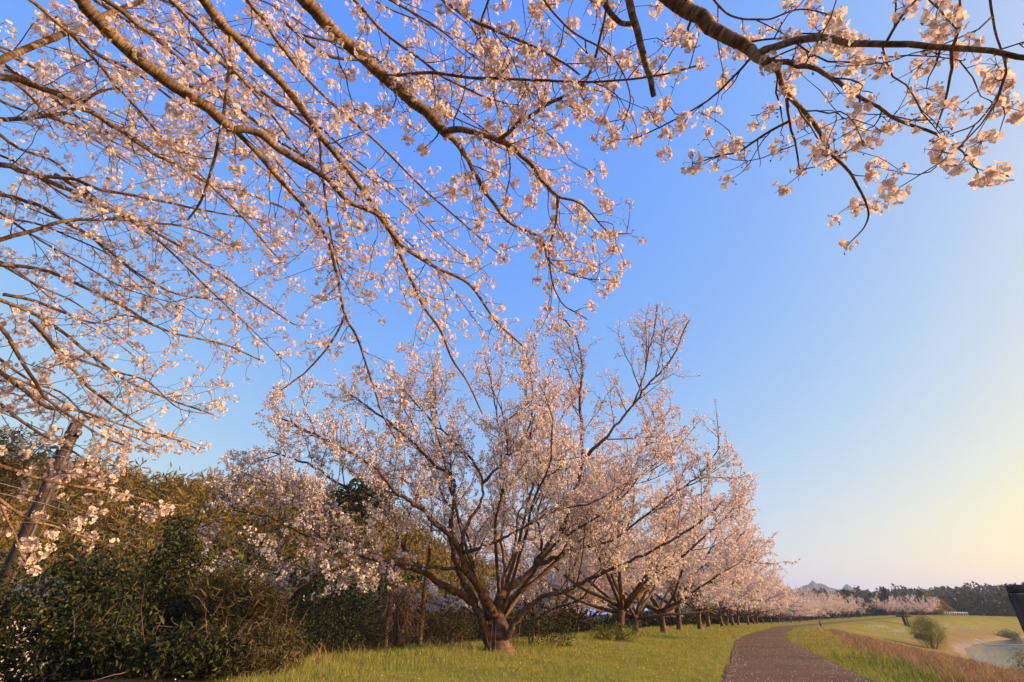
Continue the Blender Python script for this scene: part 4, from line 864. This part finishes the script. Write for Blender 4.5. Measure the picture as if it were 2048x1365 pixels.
# undergrowth along the back of the levee
r = np.random.default_rng(15); lumps = []
for k in range(210):
    u = uM-2.5+r.random()**1.3*140; s = -r.uniform(10.0, 15.5)-max(0, (u-uM)*0.01); x, y = path_pt(u, s); h = r.uniform(.6, 1.5)*(1 if s < -11 else .7)
    if abs(u-uM) < 5 and s > -12: h *= .6
    lumps.append((x, y, gz(x, y)+h*.7, r.uniform(.8, 1.6), r.uniform(.8, 1.5), h))
P, D = leaf_mass(lumps, 52000, r); v, t, m = place(EV, P, D, r.uniform(.8, 1.5, len(P))*np.maximum(1, np.hypot(P[:, 0], P[:, 1])/16), r)
tag(link('undergrowth', mesh_from('undergrowth', v, None, t, False, (M['leaf_ever'],))), 'dark green undergrowth behind the row of cherry trees', 'undergrowth', kind='stuff')

# ------------------------------------------------------------------ wooded hill on the left
r = np.random.default_rng(19); n = 2300
az = r.uniform(-0.92, 0.12, n); rad = 30+75*r.random(n)**0.8; x = rad*np.sin(az); y = rad*np.cos(az); s, u = su(x, y); k = s < -19; x, y, rad = x[k], y[k], rad[k]; z = terrain(x, y)
low = (rad < 36+10*vnoise(x*.15, y*.15, 3)); clump = vnoise(x*.09, y*.09, 12)
def plumes(sel, nl, hh, wid, lib, mat, name, label, cat, drop, sm):
    P, D, Sx = [], [], []
    for a, b, c, rd in zip(x[sel], y[sel], z[sel], rad[sel]):
        H = hh*r.uniform(.7, 1.3); q = r.normal(size=(nl, 3))*[wid, wid, 1]; f = r.random(nl)**.7; ln = r.normal(size=2)*.5
        q[:, :2] *= (1.15-f*.75)[:, None]; q[:, 2] = 0.2+f*H+r.normal(size=nl)*.25; q[:, :2] += ln*(f**2)[:, None]
        P.append(q+[a, b, c]); D.append(unit(q*[1, 1, 0]+r.normal(size=(nl, 3))*.8+[0, 0, drop])); Sx.append(np.full(nl, max(1, rd/45)))
    P = np.concatenate(P); D = np.concatenate(D); v, t, m = place(lib, P, D, r.uniform(.7, 1.3, len(P))*np.concatenate(Sx), r)
    return tag(link(name, mesh_from(name, v, None, t, False, (mat,))), label, cat, kind='stuff')
plumes(~low & (clump < .72), 50, 5.0, .75, leaf_lib(.55, .11), M['bamboo'], 'bamboo_forest', 'golden feathery bamboo forest covering the hillside on the left', 'forest', -.5, 1)
plumes(low | (clump >= .72), 60, 4.2, .95, leaf_lib(.42, .17), M['leaf_mix'] if 'leaf_mix' in M else M['leaf_ever'], 'hillside_wood', 'dark green mixed wood at the foot of the left hillside', 'forest', -.2, 1)
def crown_tree(name, label, base, H, lumps, nleaf, lib, mat, seed, group=None, tr=.12):
    r = np.random.default_rng(seed); o = thing(name, label, 'tree', base, 0, group); tb = Tubes(); S = wander(r, (0, 0, -.3), (r.normal()*.05, 0, 1), H*.85, 8, .04, .02)
    tb.add(S, np.linspace(tr, tr*.3, 9), 8, .1); link('trunk', tb.build('trunk', M['bark']), o)
    P, D = leaf_mass(lumps, nleaf, r, .35, -.5); v, t, m = place(lib, P, D, r.uniform(.7, 1.3, nleaf), r); tag(link('crown', mesh_from('crown', v, None, t, False, (mat,)), o), kind='stuff'); return o
b = at_y(15, 900, 26); bz = gz(b[0], b[1])
crown_tree('bamboo_clump', 'tall drooping olive bamboo rising at the left edge behind the leaning dark pole', (b[0], b[1], bz), 9, [(0, 0, 9.2-bz, 1.6, 1.4, 1.0), (1.0, 0, 8.2-bz, 1.3, 1.2, .9), (-1.2, 0, 8.0-bz, 1.6, 1.4, 1.6), (.2, 0, 7-bz, 1.6, 1.4, 1.3), (1.5, 0, 7.2-bz, .7, .7, .8)], 3400, leaf_lib(.32, .06), M['leaf_olive'], 81)
for k, (px, py, Y, w, lb) in enumerate(((75, 905, 70, 3.6, 'dark round-topped evergreen on the ridge left of the pole'), (175, 915, 72, 3.0, 'bright-edged evergreen on the ridge right of the pole top'), (735, 955, 66, 3.4, 'dark evergreen on the hillside showing through the left of the cherry crown'))):
    top = at_y(px, py, Y); g = gz(top[0], top[1]); h = max(5.0, top[2]-g); crown_tree('evergreen_tree', lb, (top[0], top[1], g), h, [(0, 0, h-w*.5, w*.8, w*.7, w*.55), (w*.6, 0, h-w*.9, w*.6, w*.6, w*.6), (-w*.6, 0, h-w, w*.7, w*.6, w*.7), (0, 0, h*.45, w, w, h*.4)], 1500, leaf_lib(.7, .4), M['leaf_ever'], 85+k, 'evergreens on the left ridge')

# ------------------------------------------------------------------ far bank: wood, single trees, bushes
r = np.random.default_rng(29); P, D, Sx = [], [], []
AZ = r.uniform(.25, 1.0, 2600); RD = r.uniform(300, 640, 2600); FX, FY = RD*np.sin(AZ), RD*np.cos(AZ); FS, _ = su(FX, FY); FZ = terrain(FX, FY)
for x, y, g, s, rd in zip(FX, FY, FZ, FS, RD):
    if -40 < s < 60 and rd < 330: continue
    H = r.uniform(5.5, 11)*(1.25 if r.random() < .08 else 1); nl = 22; f = r.random(nl)**.6
    q = np.c_[r.normal(size=(nl, 2))*(2.4*(1.1-f*.7))[:, None], .5+f*H]; P.append(q+[x, y, g]); D.append(r.normal(size=(nl, 3))+[0, 0, -.3])
P = np.concatenate(P); v, t, m = place(leaf_lib(2.6, 1.7), P, np.concatenate(D), r.uniform(.6, 1.2, len(P)), r)
tag(link('far_wood', mesh_from('far_wood', v, None, t, False, (M['wood_far'],))), 'dark hazy wood covering the far side of the valley', 'forest', kind='stuff')
FL = leaf_lib(1.1, .6)
for k, (px, ptop, Y, w, mat, lb, nm) in enumerate(((1786, 1176, 232, 2.6, 'conifer', 'tall conifer with a tufted top rising behind the pink clump', 'conifer_tree'), (1768, 1190, 240, 4.5, 'conifer', 'broad dark conifer left of the tufted tall one', 'conifer_tree'), (1806, 1196, 250, 3.5, 'conifer', 'small dark conifer right of the tufted tall one', 'conifer_tree'), (1856, 1177, 238, 3.6, 'conifer', 'pointed dark conifer above the right part of the pink clump', 'conifer_tree'), (1872, 1187, 236, 4.2, 'bamboo', 'yellowish bamboo clump left of the white railing, taller one', 'bamboo_clump'), (1893, 1200, 240, 4.0, 'bamboo', 'yellowish bamboo clump left of the white railing, lower one', 'bamboo_clump'), (1668, 1185, 260, 4.5, 'conifer', 'dark tree showing above the far end of the cherry row', 'conifer_tree'), (1700, 1182, 280, 5, 'willow', 'greenish tree above the far end of the cherry row', 'broadleaf_tree'), (1908, 1173, 330, 5, 'conifer', 'left one of two ragged pines standing proud of the far wood', 'pine_tree'), (1935, 1178, 340, 5, 'conifer', 'right one of two ragged pines standing proud of the far wood', 'pine_tree'))):
    p = at_y(px, 1236, Y); g = gz(p[0], p[1]); top = at_y(px, ptop, Y); h = top[2]-g
    lum = [(0, 0, h*.28, w*.9, w*.9, h*.25), (0, 0, h*.5, w*.75, w*.75, h*.22), (0, 0, h*.72, w*.5, w*.5, h*.18), (0, 0, h*.93, w*(.42 if k in (0, 8, 9) else .22), w*.3, h*.08)]
    crown_tree(nm, lb, (p[0], p[1], g), h, lum, 750, FL, M[mat], 200+k, tr=.3)
p = at_y(1868, 1300, 92); bz = gz(p[0], p[1])
shrub('willow_bush', 'yellow-green willow bush on the river slope', 'shrub', (p[0], p[1], bz), [(0, 0, 2.2, 2.6, 2.2, 2.4), (-1.2, 0, 2.6, 1.7, 1.6, 1.9), (1.3, 0, 2.2, 1.6, 1.5, 2.0), (.2, 0, 3.6, 1.5, 1.4, 1.2)], 12000, WIL, M['willow'], 41, 9, down=.6)
p = at_y(2034, 1350, 24); bz = gz(p[0], p[1])
shrub('leafy_bush', 'loose green bush at the right edge in front of the water', 'shrub', (p[0]+.2, p[1], bz), [(.3, 0, .6, .5, .5, .6), (.9, .3, .8, .5, .5, .7), (-.1, 0, .3, .4, .4, .35)], 1500, leaf_lib(.11, .022), M['willow'], 42, 9, down=.5)
for k, (px, py, Y, w, lb) in enumerate(((2012, 1264, 178, 3.0, 'low green bush on the far curve of the river bank'), (1840, 1263, 120, 1.2, 'small dark bush among the white flowers'))):
    p = at_y(px, py, Y); bz = gz(p[0], p[1]); shrub('bank_bush', lb, 'shrub', (p[0], p[1], max(bz, -4.3)), [(0, 0, w*.3, w, w*.8, w*.45), (w*.6, 0, w*.25, w*.7, w*.6, w*.35)], 900, leaf_lib(.5, .2), M['willow'] if k < 1 else M['leaf_olive'], 51+k, 2)

# ------------------------------------------------------------------ pole, wires, house, timber frame, small things
pb = at_y(158, 838, 11.4); ptop = pb[2]; pbase = gz(pb[0], pb[1])
pole = thing('utility_pole', 'dark brown wooden utility pole among the shrubs at the left edge', 'utility pole', (pb[0], pb[1], pbase)); H = ptop-pbase
tb = Tubes(); tb.add(np.array([(0, 0, -.4), (0, 0, H*.5), (0, 0, H-.03), (0, 0, H)]), [.165, .145, .125, .11], 20); link('shaft', tb.build('shaft', M['pole']), pole)
tb = Tubes(); tb.add(np.array([(.155, -.06, 0), (.135, -.055, H*.6), (.128, -.05, H-.55)]), .03, 10); link('conduit', tb.build('conduit', M['pole_strip']), pole)
tb = Tubes(); tb.add(np.array([(-.12, -.12, 0), (-.10, -.105, H*.6), (-.095, -.10, H-.75)]), .022, 8); link('conduit', tb.build('conduit', M['pole_strip']), pole)
for dz, th, mt_ in ((.40, .11, 'wire'), (.95, .03, 'steel'), (.80, .02, 'steel'), (2.4, .03, 'steel')):
    tb = Tubes(); tb.add(np.array([(0, 0, H-dz-th/2), (0, 0, H-dz+th/2)]), .140+.012*dz, 20); link('band', tb.build('band', M[mt_]), pole)
bx = Boxes(); bx.box((.18, -.06, H-.38), (.14, .07, .09)); link('bracket', bx.build('bracket', M['wire']), pole)
bx = Boxes(); bx.box((-.22, -.05, H-.72), (.22, .05, .05)); link('bracket', bx.build('bracket', M['steel']), pole)
tb = Tubes(); a = np.linspace(0, 2*pi*1.9, 40); tb.add(np.c_[-.30+.11*np.cos(a)*(1+.1*np.sin(a*.7)), np.full(40, -.06)+.004*np.arange(40)/4, H-.42+.17*np.sin(a)], .008, 6); link('cable_coil', tb.build('cable_coil', M['wire']), pole)
tb = Tubes(); tb.add(smoothline([(-.16, -.05, H-.55), (-.35, -.06, H-.5), (-.62, -.07, H-.85), (-.55, -.07, H-.98), (-.35, -.06, H-.78), (-.2, -.06, H-.85)], 30), .011, 6); link('cable_loop', tb.build('cable_loop', M['wire']), pole)
nxt = at_y(700, 1165, 46)
def wire(dz, side, rad, mat, lb, zn):
    A = pb+np.array([side, -.05, -dz]); B = np.array([nxt[0]+side, nxt[1], nxt[2]+zn]); Z = np.array([pb[0]+3.4+side, pb[1]-26, ptop-dz+.9]); t = np.linspace(0, 1, 24)[:, None]
    c1 = Z+(A-Z)*t; c1[:, 2] -= (4*.45*t*(1-t))[:, 0]; c2 = A+(B-A)*t; c2[:, 2] -= (4*.5*t*(1-t))[:, 0]
    tb = Tubes(); tb.add(np.vstack([c1[:-1], c2]), rad, 5); tag(link('overhead_wire', tb.build('overhead_wire', M[mat])), lb, 'wire', 'wires on the utility pole')
wire(.62, .17, .011, 'wire', 'topmost black cable passing right of the utility pole', .75)
wire(.86, -.16, .011, 'wire', 'second black cable, fixed to the left of the utility pole', .5)
wire(1.25, .16, .011, 'wire', 'third black cable down on the utility pole', .25)
wire(1.75, -.17, .006, 'wire_pale', 'upper thin pale wire low on the utility pole', .0)
wire(2.0, .17, .006, 'wire_pale', 'middle thin pale wire low on the utility pole', -.12)
wire(2.2, -.17, .006, 'wire_pale', 'lowest thin pale wire on the utility pole', -.24)
# house behind the shrubs
hb = at_y(-10, 1150, 24); hz = gz(hb[0], hb[1]); house = thing('house', 'pale house with grey tiled roof half hidden behind the pole and shrubs', 'house', (hb[0]-1.5, hb[1]+1, hz), .25)
bx = Boxes(); bx.box((0, 0, 1.45), (6, 5, 2.9)); link('wall', bx.build('wall', M['plaster']), house)
rv = np.array([(-3.5, -3, 2.9), (3.5, -3, 2.9), (3.5, 3, 2.9), (-3.5, 3, 2.9), (-3.3, 0, 4.3), (3.3, 0, 4.3), (-3.5, -3, 2.75), (3.5, -3, 2.75), (3.5, 3, 2.75), (-3.5, 3, 2.75)])
roof = link('roof', mesh_from('roof', rv, [(0, 1, 5, 4), (2, 3, 4, 5), (6, 7, 1, 0), (7, 8, 2, 1), (8, 9, 3, 2), (9, 6, 0, 3), (9, 8, 7, 6)], [(0, 4, 3), (1, 2, 5)], False, (M['rooftile'],)), house)
for k in range(24):
    tb = Tubes(); xx = -3.4+k*.295; tb.add(np.array([(xx, -2.98, 2.93), (xx*.97, -.02, 4.33)]), .045, 6); link('tile_row', tb.build('tile_row', M['rooftile']), roof)
bx = Boxes(); bx.box((1.2, -2.52, 1.6), (1.4, .06, 1.0)); wn = link('window', bx.build('window', M['white_paint']), house); bx = Boxes(); bx.box((1.2, -2.56, 1.6), (1.25, .03, .85)); link('pane', bx.build('pane', M['glass_dark']), wn)
# grey timber frame at the right edge
fx = at_y(2026, 1178, 2.75); fr = thing('timber_frame', 'dark grey weathered timber frame cut off by the right edge', 'timber frame', (fx[0], fx[1], gz(fx[0], fx[1])), -.25); zt = fx[2]-gz(fx[0], fx[1])
def post(x, y, w, d, h, nm):
    bx = Boxes(); bx.box((x, y, h/2-.15), (w, d, h+.3)); o = link(nm, bx.build(nm, M['wood_grey']), fr); md = o.modifiers.new('bevel', 'BEVEL'); md.width = .006; md.segments = 2; return o
post(0.02, 0, .075, .075, zt-.02, 'post'); post(1.1, 0, .075, .075, zt-.02, 'post'); post(.12, .09, .09, .03, zt-.04, 'plank'); post(.36, .09, .2, .03, zt-.04, 'plank'); post(.60, .09, .2, .03, zt-.04, 'plank'); post(.84, .09, .2, .03, zt-.04, 'plank')
bx = Boxes(); bx.box((.62, .02, zt), (1.24, .085, .035)); o = link('cap_beam', bx.build('cap_beam', M['wood_grey']), fr); o.modifiers.new('bevel', 'BEVEL').width = .005
bx = Boxes(); bx.box((.02, -.045, zt-.16), (.11, .02, .05)); link('batten', bx.build('batten', M['wood_grey']), fr)
# dark stand on the far levee
def on_ground(px, py, lo=20, hi=320):
    v = ray(px, py); k = np.linspace(lo, hi, 1200); X = CAM+v[None]*(k/v[1])[:, None]; tz = terrain(X[:, 0], X[:, 1]); h = np.where(X[:, 2] < tz)[0]
    i = h[0] if len(h) else -1; return np.array([X[i, 0], X[i, 1], tz[i]])
p = on_ground(1815, 1253); st = thing('steel_stand', 'dark T-shaped stand on the far levee slope', 'stand', p, -.5); q = np.linalg.norm(p)/170
for dx, ang in ((-.35, .12), (.35, .05), (.0, .2)):
    tb = Tubes(); tb.add(np.array([(dx, 0, -.4), (dx-ang, 0, 2.0)])*q, .16*q, 8); link('leg', tb.build('leg', M['dark_rust']), st)
bx = Boxes(); bx.box((-.2*q, 0, 2.15*q), (3.0*q, 1.0*q, .35*q)); link('top_beam', bx.build('top_beam', M['dark_rust']), st)
# white railing
p0 = at_y(1893, 1235, 218); p1 = at_y(1936, 1231, 224); rl = thing('white_railing', 'white slatted railing on the far levee right of the pink clump', 'railing', (p0[0], p0[1], gz(p0[0], p0[1])))
d = np.array([p1[0]-p0[0], p1[1]-p0[1], gz(p1[0], p1[1])-gz(p0[0], p0[1])]); z0 = .2
for k in range(11):
    bx = Boxes(); c = d*k/10; bx.box((c[0], c[1], c[2]+z0+.5), (.15, .15, 1.2)); link('post', bx.build('post', M['white_paint']), rl)
for hz_ in (.95,):
    tb = Tubes(); tb.add(np.array([(0, 0, z0+hz_), d+[0, 0, z0+hz_]]), .05, 6); link('rail', tb.build('rail', M['white_paint']), rl)
# small building by the far wood
p = at_y(1970, 1228, 318); g = gz(p[0], p[1]); sh = thing('pump_house', 'small pale building with dark roof at the foot of the far wood', 'building', (p[0], p[1], g), .5); hh = max(4.0, at_y(1970, 1216, 318)[2]-g)
bx = Boxes(); bx.box((0, 0, (hh-1)/2), (4.6, 4, hh-1)); link('wall', bx.build('wall', M['white_paint']), sh)
bx = Boxes(); bx.box((0, 0, hh-.6), (5.6, 5, .8)); link('roof', bx.build('roof', M['rooftile']), sh)
bx = Boxes(); bx.box((0, -2.03, hh-2.2), (1.4, .08, 1.0)); link('window', bx.build('window', M['glass_dark']), sh)
# floating boom on the water and its pipe up the bank
a = at_z(1975, 1291, -4.33); b = at_z(1950, 1279, -3.4); c = a+np.array([75, 6, 0]); tb = Tubes(); tb.add(np.array([a, (a+c)/2+[0, 3, 0], c]), .14, 6); tag(link('floating_boom', tb.build('floating_boom', M['white_paint'])), 'long white floating boom lying across the river water', 'boom')
tb = Tubes(); tb.add(np.array([b, a+[-.3, -.3, .15]]), .13, 6); tag(link('bank_pipe', tb.build('bank_pipe', M['white_paint'])), 'short white pipe running down the sandy bank to the water', 'pipe')
# small marker post by the path
p = on_ground(1642, 1254); mk = thing('marker_post', 'short dark marker post on the grass right of the path bend', 'post', p); bx = Boxes(); bx.box((0, 0, .35), (.16, .16, .9)); link('shaft', bx.build('shaft', M['dark_rust']), mk); bx = Boxes(); bx.box((0, 0, .84), (.20, .20, .08)); link('cap', bx.build('cap', M['concrete']), mk)

# ------------------------------------------------------------------ air
m, t, out = mat_new('air'); pv_ = t.nodes.new('ShaderNodeVolumePrincipled'); pv_.inputs['Color'].default_value = (0.62, 0.78, 1.0, 1); pv_.inputs['Density'].default_value = HAZE; pv_.inputs['Anisotropy'].default_value = 0.2
t.links.new(pv_.outputs[0], out.inputs['Volume'])
bx = Boxes(); bx.box((0, 0, 58), (6100, 6100, 136)); tag(link('haze', bx.build('haze', m)), 'pale blue haze over the valley and mountains', 'haze', kind='stuff')
